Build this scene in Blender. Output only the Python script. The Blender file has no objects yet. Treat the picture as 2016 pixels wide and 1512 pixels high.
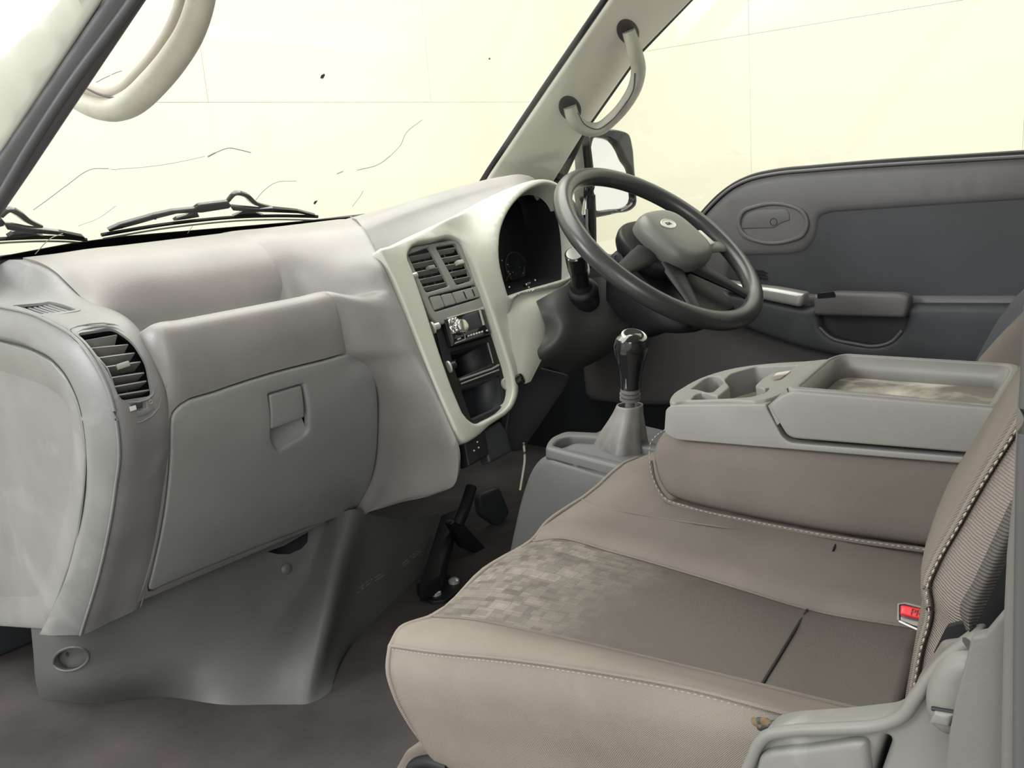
import bpy, bmesh, math, random
import numpy as np
from mathutils import Vector, Matrix
from mathutils.geometry import delaunay_2d_cdt

random.seed(4)
scn = bpy.context.scene
COL = scn.collection

# ------------------------------------------------------------------ camera
# World: x to the right of the vehicle (away from the open passenger door), y forward, z up, metres.
FPX, CX, CY = 1836.0, 1008.0, 756.0
EYE = np.array([-0.5, 0.0, 0.8])
_x = np.array([1592, -556, FPX]); _x = _x / np.linalg.norm(_x)
_y = np.array([-2208, -256, FPX]); _y = _y - _x * (_x @ _y); _y = _y / np.linalg.norm(_y)
_z = np.cross(_x, _y)
if _z[1] > 0: _z = -_z
RW = np.array([_x, _y, _z])                 # world = RW @ (right, down, forward)
cam_d = bpy.data.cameras.new('camera'); cam = bpy.data.objects.new('camera', cam_d); COL.objects.link(cam)
cam_d.sensor_width = 36; cam_d.lens = FPX / 2016 * 36; cam_d.clip_start = .01
m = Matrix.Identity(4)
for r in range(3):
    m[r][0] = RW[r, 0]; m[r][1] = -RW[r, 1]; m[r][2] = -RW[r, 2]; m[r][3] = EYE[r]
cam.matrix_world = m
scn.camera = cam

# ------------------------------------------------------------------ world and exposure
wd = bpy.data.worlds.new('studio'); scn.world = wd; wd.use_nodes = True
bg = wd.node_tree.nodes['Background']
bg.inputs[0].default_value = (1.0, .97, .90, 1); bg.inputs[1].default_value = .9
scn.view_settings.view_transform = 'Standard'
scn.view_settings.look = 'None'
scn.view_settings.exposure = 0.2
scn.view_settings.gamma = 1.0
scn.view_settings.use_curve_mapping = False

def area(name, loc, target, size, size_y, power, col=(1, .98, .93), spread=180):
    l = bpy.data.lights.new(name, 'AREA'); l.shape = 'RECTANGLE'; l.size = size; l.size_y = size_y
    l.energy = power; l.color = col; l.spread = math.radians(spread)
    o = bpy.data.objects.new(name, l); COL.objects.link(o); o.location = loc
    o.rotation_euler = (Vector(target) - Vector(loc)).to_track_quat('-Z', 'Y').to_euler()
    return o
area('area_light', (1.4, 2.2, 4.6), (1.4, 2.2, 0), 6.0, 6.0, 520)
area('area_light', (-3.4, 2.9, 2.3), (0.4, .7, .4), 1.8, 1.8, 8, (.95, .98, 1), 36)

area('area_light', (-4.0, -2.6, 2.3), (1.1, .9, .6), 2.2, 2.2, 9, (1, .99, .96), 60)  # added fill lamp from behind left, brightens the far pillar and door

# ------------------------------------------------------------------ maths helpers
def ray(px, py): return RW @ np.array([px - CX, py - CY, FPX]) / FPX
def U(px, py, x=None, y=None, z=None):
    """the point of a world plane x=, y= or z= seen at this place in the photograph"""
    d = ray(px, py)
    if x is not None: t = (x - EYE[0]) / d[0]
    elif y is not None: t = (y - EYE[1]) / d[1]
    else: t = (z - EYE[2]) / d[2]
    return EYE + d * t
def V(*a): return np.array(a, float)
def proj(P):
    q = (np.asarray(P, float) - EYE) @ RW
    return np.stack([CX + FPX * q[..., 0] / q[..., 2], CY + FPX * q[..., 1] / q[..., 2]], -1)
def unit(v): v = np.asarray(v, float); return v / np.linalg.norm(v)

def hermite(P, mseg, closed=False):
    """smooth curve through P along axis 0, mseg samples a span"""
    P = np.asarray(P, float)
    if closed: P = np.concatenate([P[-1:], P, P[:2]], 0)
    k = len(P)
    d = np.maximum(np.linalg.norm(P[1:] - P[:-1], axis=-1, keepdims=True), 1e-6)
    s = (P[1:] - P[:-1]) / d
    T = np.zeros_like(P); T[0] = s[0]; T[-1] = s[-1]
    if k > 2: T[1:-1] = (s[:-1] * d[1:] + s[1:] * d[:-1]) / (d[1:] + d[:-1])
    out = []
    rng = range(1, k - 2) if closed else range(k - 1)
    for i in rng:
        for j in range(mseg):
            t = j / mseg
            out.append((2*t**3-3*t*t+1)*P[i] + (t**3-2*t*t+t)*d[i]*T[i] + (-2*t**3+3*t*t)*P[i+1] + (t**3-t*t)*d[i]*T[i+1])
    if not closed: out.append(P[-1])
    return np.array(out)

def sp(pts, mseg=5): return hermite(pts, mseg, True)        # smooth closed outline
def rp(pts, r=8, n=4):                                       # polygon with rounded corners
    P = np.asarray(pts, float); out = []; k = len(P)
    rr = r if hasattr(r, '__len__') else [r] * k
    for i in range(k):
        a, b, c = P[i-1], P[i], P[(i+1) % k]
        la, lc = np.linalg.norm(a-b), np.linalg.norm(c-b)
        q = min(rr[i], .45*la, .45*lc)
        if q < 1e-9: out.append(b); continue
        p0 = b + (a-b)/la*q; p1 = b + (c-b)/lc*q
        for j in range(n+1):
            t = j/n; out.append((1-t)**2*p0 + 2*t*(1-t)*b + t*t*p1)
    return np.array(out)
def ell(cx, cy, rx, ry, ang=0, n=24):
    t = np.linspace(0, 2*math.pi, n, endpoint=False); a = math.radians(ang)
    x = rx*np.cos(t); y = ry*np.sin(t)
    return np.stack([cx + x*math.cos(a) - y*math.sin(a), cy + x*math.sin(a) + y*math.cos(a)], -1)

# ------------------------------------------------------------------ materials
MATS = {}
def material(name, col, rough=.5, metal=0., bump=0., bscale=300., vary=.0, vscale=8., spec=.5, coat=0., dust=None, weave=None, emit=None):
    mt = bpy.data.materials.new(name); mt.use_nodes = True; nt = mt.node_tree; N = nt.nodes; L = nt.links
    b = N['Principled BSDF']
    b.inputs['Base Color'].default_value = (*col, 1); b.inputs['Roughness'].default_value = rough
    b.inputs['Metallic'].default_value = metal; b.inputs['Specular IOR Level'].default_value = spec
    b.inputs['Coat Weight'].default_value = coat
    tc = N.new('ShaderNodeTexCoord')
    cur = None
    if vary:
        n = N.new('ShaderNodeTexNoise'); n.inputs['Scale'].default_value = vscale; n.inputs['Detail'].default_value = 6
        L.new(tc.outputs['Object'], n.inputs['Vector'])
        rmp = N.new('ShaderNodeMapRange'); rmp.inputs[1].default_value = .3; rmp.inputs[2].default_value = .7
        rmp.inputs[3].default_value = 1-vary; rmp.inputs[4].default_value = 1+vary
        L.new(n.outputs['Fac'], rmp.inputs[0])
        mx = N.new('ShaderNodeVectorMath'); mx.operation = 'SCALE'; mx.inputs[0].default_value = col
        L.new(rmp.outputs[0], mx.inputs['Scale']); cur = mx.outputs[0]
    if dust:
        dcol, dscale, lo, hi, amt = dust
        n = N.new('ShaderNodeTexNoise'); n.inputs['Scale'].default_value = dscale; n.inputs['Detail'].default_value = 8
        n.inputs['Distortion'].default_value = .6
        L.new(tc.outputs['Object'], n.inputs['Vector'])
        rmp = N.new('ShaderNodeMapRange'); rmp.inputs[1].default_value = lo; rmp.inputs[2].default_value = hi; rmp.inputs[4].default_value = amt
        L.new(n.outputs['Fac'], rmp.inputs[0])
        mx = N.new('ShaderNodeMix'); mx.data_type = 'RGBA'
        mx.inputs[6].default_value = (*col, 1); mx.inputs[7].default_value = (*dcol, 1)
        if cur: L.new(cur, mx.inputs[6])
        L.new(rmp.outputs[0], mx.inputs[0]); cur = mx.outputs[2]
    if cur: L.new(cur, b.inputs['Base Color'])
    if bump:
        if weave:
            n = N.new('ShaderNodeTexWave'); n.bands_direction = weave; n.inputs['Scale'].default_value = bscale
            n.inputs['Distortion'].default_value = 1.5; n.inputs['Detail'].default_value = 1
        else:
            n = N.new('ShaderNodeTexNoise'); n.inputs['Scale'].default_value = bscale; n.inputs['Detail'].default_value = 3
        L.new(tc.outputs['Object'], n.inputs['Vector'])
        bp = N.new('ShaderNodeBump'); bp.inputs['Strength'].default_value = bump; bp.inputs['Distance'].default_value = .001
        L.new(n.outputs[0], bp.inputs['Height']); L.new(bp.outputs[0], b.inputs['Normal'])
    MATS[name] = mt
    return mt

dash_m = material('dash_plastic', (.222, .213, .208), .42, bump=.25, bscale=420, vary=.10, vscale=9, spec=.6)
lid_m = material('glovebox_plastic', (.25, .258, .256), .45, bump=.2, bscale=420, vary=.10, vscale=7, dust=((.25, .25, .25), 14, .62, .8, .35))
col_m = material('end_column_plastic', (.19, .192, .192), .42, bump=.15, bscale=300, vary=.12, vscale=10, dust=((.33, .33, .34), 9, .55, .75, .5))
kick_m = material('kick_panel_plastic', (.105, .108, .108), .5, bump=.15, bscale=260, vary=.12, vscale=8, dust=((.2, .2, .2), 18, .66, .85, .5))
bezel_m = material('silver_bezel_plastic', (.46, .47, .415), .3, vary=.04, spec=.6)
grey_m = material('vent_grey_plastic', (.23, .235, .215), .4, vary=.06)
dark_m = material('dark_plastic', (.030, .034, .040), .45, bump=.15, bscale=300, vary=.12, vscale=9)
black_m = material('black_plastic', (.010, .0107, .0125), .5, spec=.35, vary=.1)
gloss_m = material('gloss_black', (.010, .0105, .012), .12, vary=.1, coat=.5)
chrome_m = material('chrome', (.75, .75, .73), .16, metal=1, vary=.03)
silver_m = material('silver_paint', (.55, .55, .52), .3, metal=.5, vary=.05)
rubber_m = material('rubber_seal', (.072, .072, .078), .55, vary=.1)
beige_m = material('pillar_trim', (.76, .74, .67), .6, bump=.2, bscale=300, vary=.05)
handle_m = material('handle_beige', (.50, .49, .425), .5, bump=.5, bscale=160, vary=.08, vscale=30)
white_m = material('white_paint', (.80, .80, .74), .25, vary=.02, coat=.4)
fabric_m = material('taupe_fabric', (.235, .210, .187), .95, bump=.5, bscale=420, vary=.10, vscale=7, spec=.1, weave='DIAGONAL', dust=((.30, .265, .235), 6, .52, .72, .5))
fabric2_m = material('grey_fabric', (.188, .167, .15), .95, bump=.5, bscale=420, vary=.10, vscale=6, spec=.1, weave='DIAGONAL', dust=((.235, .21, .185), 5, .5, .75, .5))
rib_m = material('ribbed_fabric', (.23, .20, .185), .95, bump=.9, bscale=170, vary=.08, vscale=8, spec=.1, weave='Z')
web_m = material('belt_webbing', (.105, .098, .092), .8, bump=1., bscale=150, vary=.08, spec=.2, weave='Z')
carpet_m = material('carpet', (.072, .066, .066), 1., bump=1., bscale=500, vary=.25, vscale=6, spec=.05, dust=((.14, .115, .105), 4, .55, .75, .5))
door_m = material('door_plastic', (.15, .146, .15), .5, bump=.2, bscale=350, vary=.06)
doordk_m = material('door_vinyl', (.056, .060, .069), .55, bump=.25, bscale=350, vary=.10, vscale=7)
console_m = material('console_plastic', (.235, .232, .218), .5, bump=.15, bscale=350, vary=.06, vscale=8, dust=((.33, .32, .29), 7, .6, .8, .35))
gearc_m = material('gear_console_plastic', (.105, .108, .108), .5, bump=.15, bscale=350, vary=.08, vscale=8)
tray_m = material('dusty_tray_floor', (.23, .21, .185), .7, vary=.05, dust=((.74, .70, .61), 12, .44, .58, .9))
recl_m = material('recliner_plastic', (.175, .175, .167), .45, bump=.15, bscale=250, vary=.06, dust=((.45, .45, .43), 16, .6, .75, .4))
trim_m = material('pillar_lower_trim', (.135, .128, .122), .6, bump=.2, bscale=400, vary=.06)
red_m = material('red_button', (.72, .02, .025), .35, vary=.04)
darkred_m = material('dark_red_print', (.25, .01, .01), .5)
thread_m = material('pale_thread', (.36, .33, .295), .8, vary=.05)
leather_m = material('grey_leather', (.17, .165, .155), .5, bump=.6, bscale=70, vary=.25, vscale=25)
wheel_m = material('wheel_rim_leather', (.045, .047, .047), .30, vary=.08, spec=.6)
pad_m = material('wheel_pad', (.15, .155, .14), .42, bump=.15, bscale=400, vary=.05)
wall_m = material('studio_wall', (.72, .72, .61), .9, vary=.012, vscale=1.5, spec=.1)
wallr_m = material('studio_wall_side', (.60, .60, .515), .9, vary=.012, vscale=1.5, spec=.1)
ground_m = material('studio_ground', (.55, .55, .52), .8, vary=.05)
head_m = material('headliner', (.45, .44, .40), .9, bump=.3, bscale=300)
foam_m = material('torn_foam', (.20, .14, .075), .9, bump=1, bscale=90, vary=.3, vscale=60)
wire_m = material('pale_wire', (.5, .49, .42), .5)
lens_m = material('print_white', (.6, .62, .6), .5)
emblem_m = material('emblem_silver', (.72, .72, .66), .3, vary=.03)
shroud_m = material('shroud_plastic', (.048, .050, .050), .45, bump=.15, bscale=300, vary=.1)
tan_m = material('handle_inner_tan', (.40, .37, .31), .55, vary=.05)
pinkish_m = material('needle_red', (.35, .06, .04), .4)
frit_m = material('glass_frit', (.004, .004, .005), .9, spec=.1)
crack_m = material('glass_crack', (.28, .26, .23), .4)
mirror_m = material('mirror_glass', (.95, .95, .93), .03, metal=1)
amber_m = material('brown_metal', (.20, .09, .05), .35, metal=.6)

gl = bpy.data.materials.new('window_glass'); gl.use_nodes = True
nt = gl.node_tree; nt.nodes.clear()
o_ = nt.nodes.new('ShaderNodeOutputMaterial'); mx = nt.nodes.new('ShaderNodeMixShader'); tr = nt.nodes.new('ShaderNodeBsdfTransparent'); gs = nt.nodes.new('ShaderNodeBsdfGlossy')
tr.inputs[0].default_value = (.985, .99, .98, 1); gs.inputs['Roughness'].default_value = .02; mx.inputs[0].default_value = .03
nt.links.new(tr.outputs[0], mx.inputs[1]); nt.links.new(gs.outputs[0], mx.inputs[2]); nt.links.new(mx.outputs[0], o_.inputs[0])

def block_fabric():
    """dark woven insert: blocks that show near the front edge, plain towards the back"""
    mt = bpy.data.materials.new('patterned_insert'); mt.use_nodes = True; nt = mt.node_tree; N = nt.nodes; L = nt.links
    b = N['Principled BSDF']; b.inputs['Roughness'].default_value = .95; b.inputs['Specular IOR Level'].default_value = .1
    tc = N.new('ShaderNodeTexCoord')
    mp = N.new('ShaderNodeMapping'); mp.inputs['Scale'].default_value = (1, 1, 1); mp.inputs['Rotation'].default_value = (0, 0, math.radians(90))
    L.new(tc.outputs['Object'], mp.inputs[0])
    def brick(scale, off):
        bk = N.new('ShaderNodeTexBrick'); bk.inputs['Scale'].default_value = scale; bk.inputs['Mortar Size'].default_value = .012
        bk.inputs['Color1'].default_value = (0, 0, 0, 1); bk.inputs['Color2'].default_value = (1, 1, 1, 1); bk.inputs['Mortar'].default_value = (.05, .05, .05, 1)
        bk.inputs['Brick Width'].default_value = .55; bk.inputs['Row Height'].default_value = .33
        bk.offset = off; L.new(mp.outputs[0], bk.inputs['Vector']); return bk
    b1, b2 = brick(24, .5), brick(47, .37)
    ad = N.new('ShaderNodeMath'); ad.operation = 'ADD'; L.new(b1.outputs[0], ad.inputs[0]); L.new(b2.outputs[0], ad.inputs[1])
    sx = N.new('ShaderNodeSeparateXYZ'); L.new(tc.outputs['Object'], sx.inputs[0])
    ns = N.new('ShaderNodeTexNoise'); ns.inputs['Scale'].default_value = 22; L.new(tc.outputs['Object'], ns.inputs['Vector'])
    ma = N.new('ShaderNodeMath'); ma.operation = 'MULTIPLY_ADD'; ma.inputs[1].default_value = .14; L.new(ns.outputs['Fac'], ma.inputs[0]); L.new(sx.outputs[1], ma.inputs[2])
    fade = N.new('ShaderNodeMapRange'); fade.inputs[1].default_value = .50; fade.inputs[2].default_value = .66; L.new(ma.outputs[0], fade.inputs[0])
    ml = N.new('ShaderNodeMath'); ml.operation = 'MULTIPLY'; L.new(ad.outputs[0], ml.inputs[0]); L.new(fade.outputs[0], ml.inputs[1])
    rp_ = N.new('ShaderNodeMapRange'); rp_.inputs[2].default_value = 2.0; rp_.inputs[3].default_value = .0; rp_.inputs[4].default_value = .9
    L.new(ml.outputs[0], rp_.inputs[0])
    mix = N.new('ShaderNodeMix'); mix.data_type = 'RGBA'; mix.inputs[6].default_value = (.105, .095, .087, 1); mix.inputs[7].default_value = (.275, .248, .22, 1)
    L.new(rp_.outputs[0], mix.inputs[0]); L.new(mix.outputs[2], b.inputs['Base Color'])
    nn = N.new('ShaderNodeTexNoise'); nn.inputs['Scale'].default_value = 700; L.new(tc.outputs['Object'], nn.inputs['Vector'])
    bp = N.new('ShaderNodeBump'); bp.inputs['Strength'].default_value = .6; bp.inputs['Distance'].default_value = .001
    L.new(nn.outputs[0], bp.inputs['Height']); L.new(bp.outputs[0], b.inputs['Normal'])
    return mt
insert_m = block_fabric()

# ------------------------------------------------------------------ object helpers
def link(name, me, mt, parent=None, sharp=38):
    o = bpy.data.objects.new(name, me); COL.objects.link(o)
    me.materials.clear(); me.materials.append(mt)
    me.shade_smooth()
    if sharp: me.set_sharp_from_angle(angle=math.radians(sharp))
    if parent is not None:
        o.parent = parent; o.matrix_parent_inverse = Matrix.Translation(-parent.location)
    return o
def mesh(name, verts, faces, mt, parent=None, sharp=38):
    me = bpy.data.meshes.new(name); me.from_pydata([tuple(map(float, v)) for v in verts], [], [tuple(map(int, f)) for f in faces]); me.update()
    return link(name, me, mt, parent, sharp)
def thing(name, label, cat, loc, group=None):
    o = bpy.data.objects.new(name, None); COL.objects.link(o); o.empty_display_size = .05
    o.location = loc; o['label'] = label; o['category'] = cat
    if group: o['group'] = group
    return o
def tag(o, label, cat, group=None):
    o['label'] = label; o['category'] = cat
    if group: o['group'] = group
    return o
def structure(o, label=None):
    o['kind'] = 'structure'
    if label: o['label'] = label
    return o
def base(name, loc, label=None):
    o = bpy.data.objects.new(name, None); COL.objects.link(o); o.location = loc; return structure(o, label)
def kind_stuff(o): o['kind'] = 'stuff'; return o

class Plane:
    """flat surface through o with in-plane axes u, v"""
    def __init__(s, o, u, v, toward=True):
        s.o = np.asarray(o, float); s.u = unit(u); v = np.asarray(v, float); s.v = unit(v - s.u*(v @ s.u)); s.n = np.cross(s.u, s.v)
        if toward and s.n @ (EYE - s.o) < 0: s.v = -s.v; s.n = -s.n
    def M(s, pts):
        out = []
        for px, py in pts:
            d = ray(px, py); t = ((s.o - EYE) @ s.n) / (d @ s.n); p = EYE + d*t - s.o
            out.append((p @ s.u, p @ s.v))
        return np.array(out)
    def pt(s, a, h=0): a = np.asarray(a); return s.o + a[..., 0:1]*s.u + a[..., 1:2]*s.v + np.asarray(h)[..., None]*s.n
    def at(s, px, py, h=0): return s.pt(s.M([(px, py)]), np.array([h]))[0]
    def off(s, h): q = Plane(s.o + s.n*h, s.u, s.v, False); return q
XP = lambda x: Plane((x, 0, 0), (0, 1, 0), (0, 0, 1))
YP = lambda y: Plane((0, y, 0), (1, 0, 0), (0, 0, 1))
ZP = lambda z: Plane((0, 0, z), (1, 0, 0), (0, 1, 0))

class Grid:
    """smooth surface through rows of points"""
    def __init__(s, rows, mu=5, mv=5, closed_u=False, toward=True, linear_v=False):
        R = np.array(rows, float)
        A = hermite(np.swapaxes(R, 0, 1), mu, closed_u)
        A = np.swapaxes(A, 0, 1)
        if linear_v:
            A = np.concatenate([A[i] + (A[i+1]-A[i])*(j/mv) for i in range(len(A)-1) for j in range(mv)] + [A[-1]], 0).reshape(-1, A.shape[1], 3)
        else: A = hermite(A, mv)
        s.A = A; s.cu = closed_u
        if closed_u:
            E = np.concatenate([A[:, -1:], A, A[:, :1]], 1); gu = (E[:, 2:] - E[:, :-2])
        else: gu = np.gradient(A, axis=1)
        n = np.cross(gu, np.gradient(A, axis=0)); n /= np.maximum(np.linalg.norm(n, axis=-1, keepdims=True), 1e-9)
        s.flip = False
        if toward and ((EYE - A)*n).sum() < 0: n = -n; s.flip = True
        s.N = n
        s.su = np.linalg.norm(A[:, 1:] - A[:, :-1], axis=-1).mean(); s.sv = np.linalg.norm(A[1:] - A[:-1], axis=-1).mean()
        s.P = proj(A)
    def mesh(s, name, mt, parent=None, thick=.004, sharp=38, cap=False):
        nv, nu = s.A.shape[:2]; n = nu*nv
        top = s.A.reshape(-1, 3); V_ = top; F = []
        w = nu if s.cu else nu-1
        def q(a, b, c, d, f): F.append((a, b, c, d) if not f else (d, c, b, a))
        for j in range(nv-1):
            for i in range(w):
                i2 = (i+1) % nu
                q(j*nu+i, j*nu+i2, (j+1)*nu+i2, (j+1)*nu+i, s.flip)
        if thick:
            V_ = np.concatenate([top, (s.A - s.N*thick).reshape(-1, 3)], 0)
            for f in list(F): F.append(tuple(k+n for k in reversed(f)))
            for i in range(w):
                i2 = (i+1) % nu
                q(i2, i, i+n, i2+n, s.flip); j = (nv-1)*nu; q(j+i, j+i2, j+i2+n, j+i+n, s.flip)
            if not s.cu:
                for j in range(nv-1):
                    a, b = j*nu, (j+1)*nu; q(a, b, b+n, a+n, s.flip)
                    a += nu-1; b += nu-1; q(b, a, a+n, b+n, s.flip)
        elif cap:
            F.append(tuple(range(nu))); F.append(tuple(range((nv-1)*nu, nv*nu)))
        return mesh(name, V_, F, mt, parent, sharp)
    def M(s, pts):
        out = []
        nv, nu = s.A.shape[:2]
        for px, py in pts:
            d2 = ((s.P - (px, py))**2).sum(-1); j, i = np.unravel_index(np.argmin(d2), d2.shape)
            u, v = float(i), float(j)
            for _ in range(12):
                i0 = int(min(max(math.floor(u), 0), nu-2)); j0 = int(min(max(math.floor(v), 0), nv-2)); a, b = u-i0, v-j0
                p = s.P[j0:j0+2, i0:i0+2]
                cur = p[0, 0]*(1-a)*(1-b) + p[0, 1]*a*(1-b) + p[1, 0]*(1-a)*b + p[1, 1]*a*b
                du = (p[0, 1]-p[0, 0])*(1-b) + (p[1, 1]-p[1, 0])*b; dv = (p[1, 0]-p[0, 0])*(1-a) + (p[1, 1]-p[0, 1])*a
                det = du[0]*dv[1] - du[1]*dv[0]
                if abs(det) < 1e-6: break
                e = np.array([px, py]) - cur
                st = np.array([(e[0]*dv[1] - e[1]*dv[0])/det, (du[0]*e[1] - du[1]*e[0])/det])
                st = np.clip(st, -2, 2)
                u = min(max(u+st[0], 0), nu-1); v = min(max(v+st[1], 0), nv-1)
            out.append((u*s.su, v*s.sv))
        return np.array(out)
    def pt(s, a, h=0):
        a = np.asarray(a, float); nv, nu = s.A.shape[:2]
        u = np.clip(a[..., 0]/s.su, 0, nu-1); v = np.clip(a[..., 1]/s.sv, 0, nv-1)
        i = np.minimum(u.astype(int), nu-2); j = np.minimum(v.astype(int), nv-2); fu = (u-i)[..., None]; fv = (v-j)[..., None]
        def bl(X): return X[j, i]*(1-fu)*(1-fv) + X[j, i+1]*fu*(1-fv) + X[j+1, i]*(1-fu)*fv + X[j+1, i+1]*fu*fv
        n = bl(s.N); n /= np.maximum(np.linalg.norm(n, axis=-1, keepdims=True), 1e-9)
        return bl(s.A) + n*np.asarray(h)[..., None]
    def at(s, px, py, h=0): return s.pt(s.M([(px, py)]), np.array([h]))[0]
    def whole(s, k=1):
        nv, nu = s.A.shape[:2]
        e = [(i, 0) for i in range(0, nu-1, k)] + [(nu-1, j) for j in range(0, nv-1, k)] + [(i, nv-1) for i in range(nu-1, 0, -k)] + [(0, j) for j in range(nv-1, 0, -k)]
        return np.array(e, float) * (s.su, s.sv)

def inpoly(P, poly):
    x, y = P[:, 0], P[:, 1]; ins = np.zeros(len(P), bool)
    a = poly; b = np.roll(poly, -1, 0)
    for (x0, y0), (x1, y1) in zip(a, b):
        if y0 == y1: continue
        c = ((y0 > y) != (y1 > y)) & (x < (x1-x0)*(y-y0)/(y1-y0) + x0)
        ins ^= c
    return ins
def segdist(P, polys):
    best = np.full(len(P), 1e9)
    for poly in polys:
        a = poly; d = np.roll(poly, -1, 0) - a; l2 = np.maximum((d*d).sum(1), 1e-14)
        w = P[:, None] - a[None]; t = np.clip((w*d[None]).sum(-1)/l2, 0, 1)
        best = np.minimum(best, np.linalg.norm(w - t[..., None]*d[None], axis=-1).min(1))
    return best

def sheet(name, S, outline, mt, parent=None, holes=(), h=0., thick=.004, rnd=.0015, step=None, bulge=None, px=True, sharp=38):
    """solid plate on surface S: outline and holes (photograph or surface coordinates), rounded edges, real thickness"""
    O = S.M(outline) if px else np.asarray(outline, float)
    H = [S.M(q) if px else np.asarray(q, float) for q in holes]
    ext = (O.max(0) - O.min(0)).max()
    def dens(q):
        if not rnd: return q
        ln = max(rnd*1.3, ext/90); out = []
        for a, b in zip(q, np.roll(q, -1, 0)):
            k = max(1, int(math.ceil(np.linalg.norm(b-a)/ln)))
            out += [a + (b-a)*i/k for i in range(k)]
        return np.array(out)
    O = dens(O); H = [dens(q) for q in H]
    polys = [O] + H
    if isinstance(S, Grid): step = step or min(max(S.su, S.sv, .004), ext/3)
    else: step = step or max(ext/ (14 if bulge else 4), .002)
    pts = []; edges = []
    for q in polys:
        k0 = len(pts); pts += [tuple(v) for v in q]; edges += [(k0+i, k0+(i+1) % len(q)) for i in range(len(q))]
    inner = []; want = []
    for q in polys:
        per = np.roll(q, -1, 0) - np.roll(q, 1, 0); nn = np.stack([-per[:, 1], per[:, 0]], -1); nn /= np.maximum(np.linalg.norm(nn, axis=1, keepdims=True), 1e-12)
        for f in ((.15, .5, 1.) if rnd else ()):
            for sg in (1, -1): inner.append(q + nn*sg*rnd*f); want.append(np.full(len(q), rnd*f*.8))
    g = np.arange(O[:, 0].min()+step*.5, O[:, 0].max(), step), np.arange(O[:, 1].min()+step*.5, O[:, 1].max(), step)
    if len(g[0])*len(g[1]): inner.append(np.stack(np.meshgrid(*g), -1).reshape(-1, 2))
    ring_n = sum(len(q) for q in want)
    I = np.concatenate(inner) if inner else np.zeros((0, 2))
    if len(I):
        ok = inpoly(I, O)
        for q in H: ok &= ~inpoly(I, q)
        dd = segdist(I, polys)
        lim = np.full(len(I), max(step*.35, rnd*1.15))
        if ring_n: lim[:ring_n] = np.concatenate(want)
        ok &= dd > lim
        I = I[ok]
        pts += [tuple(v) for v in I]
    vs, es, fs, *_ = delaunay_2d_cdt([Vector(p) for p in pts], edges, [], 0, 1e-7)
    P = np.array([tuple(v) for v in vs]); F = np.array([f for f in fs if len(f) == 3])
    c = P[F].mean(1); ok = inpoly(c, O)
    for q in H: ok &= ~inpoly(c, q)
    F = F[ok]
    e1, e2 = P[F[:, 1]]-P[F[:, 0]], P[F[:, 2]]-P[F[:, 0]]
    cr = e1[:, 0]*e2[:, 1]-e1[:, 1]*e2[:, 0]
    F = F[np.abs(cr) > 1e-12]; cr = cr[np.abs(cr) > 1e-12]
    F[cr < 0] = F[cr < 0][:, ::-1]
    dist = segdist(P, polys)
    hh = np.full(len(P), h, float) if not callable(h) else h(P)
    if bulge is not None: hh = hh + bulge(P, dist)
    if rnd: dd = np.clip(dist, 0, rnd); hh = hh - (rnd - np.sqrt(np.maximum(rnd*rnd - (rnd-dd)**2, 0)))
    T = S.pt(P, hh); B = S.pt(P, (np.full(len(P), h, float) if not callable(h) else h(P)) - thick)
    n = len(P); fl = isinstance(S, Grid) and S.flip
    flip = -1 if fl else 1
    Fl = [tuple(f)[::flip] for f in F]
    cnt = {}
    for f in Fl:
        for a, b in ((f[0], f[1]), (f[1], f[2]), (f[2], f[0])): cnt[(a, b)] = cnt.get((a, b), 0)+1
    out = list(Fl) + [tuple(k+n for k in reversed(f)) for f in Fl]
    for (a, b) in cnt:
        if (b, a) not in cnt: out.append((b, a, a+n, b+n))
    used = sorted(set(k for f in out for k in f)); idx = {k: i for i, k in enumerate(used)}
    VV = np.concatenate([T, B])[used]
    return mesh(name, VV, [tuple(idx[k] for k in f) for f in out], mt, parent, sharp)

def tube(name, path, r, mt, parent=None, n=12, closed=False, mseg=6, squash=1., up=(0, 0, 1), smooth=True, sharp=50):
    P = hermite(path, mseg, closed) if smooth else np.asarray(path, float)
    k = len(P)
    rr = np.full(k, r, float) if not hasattr(r, '__len__') else np.interp(np.linspace(0, 1, k), np.linspace(0, 1, len(r)), r)
    T = np.roll(P, -1, 0)-np.roll(P, 1, 0) if closed else np.gradient(P, axis=0)
    verts = []; a = unit(up)
    for i in range(k):
        t = unit(T[i]); s_ = np.cross(t, a)
        if np.linalg.norm(s_) < 1e-4: s_ = np.cross(t, V(.3, 1, .2))
        s_ = unit(s_); w = np.cross(s_, t)
        for j in range(n):
            an = 2*math.pi*j/n; verts.append(P[i] + rr[i]*(s_*math.cos(an) + w*squash*math.sin(an)))
    F = []
    for i in range(k if closed else k-1):
        i2 = (i+1) % k
        for j in range(n): j2 = (j+1) % n; F.append((i*n+j, i*n+j2, i2*n+j2, i2*n+j))
    if not closed: F.append(tuple(range(n))[::-1]); F.append(tuple(range((k-1)*n, k*n)))
    return mesh(name, verts, F, mt, parent, sharp)

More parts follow.
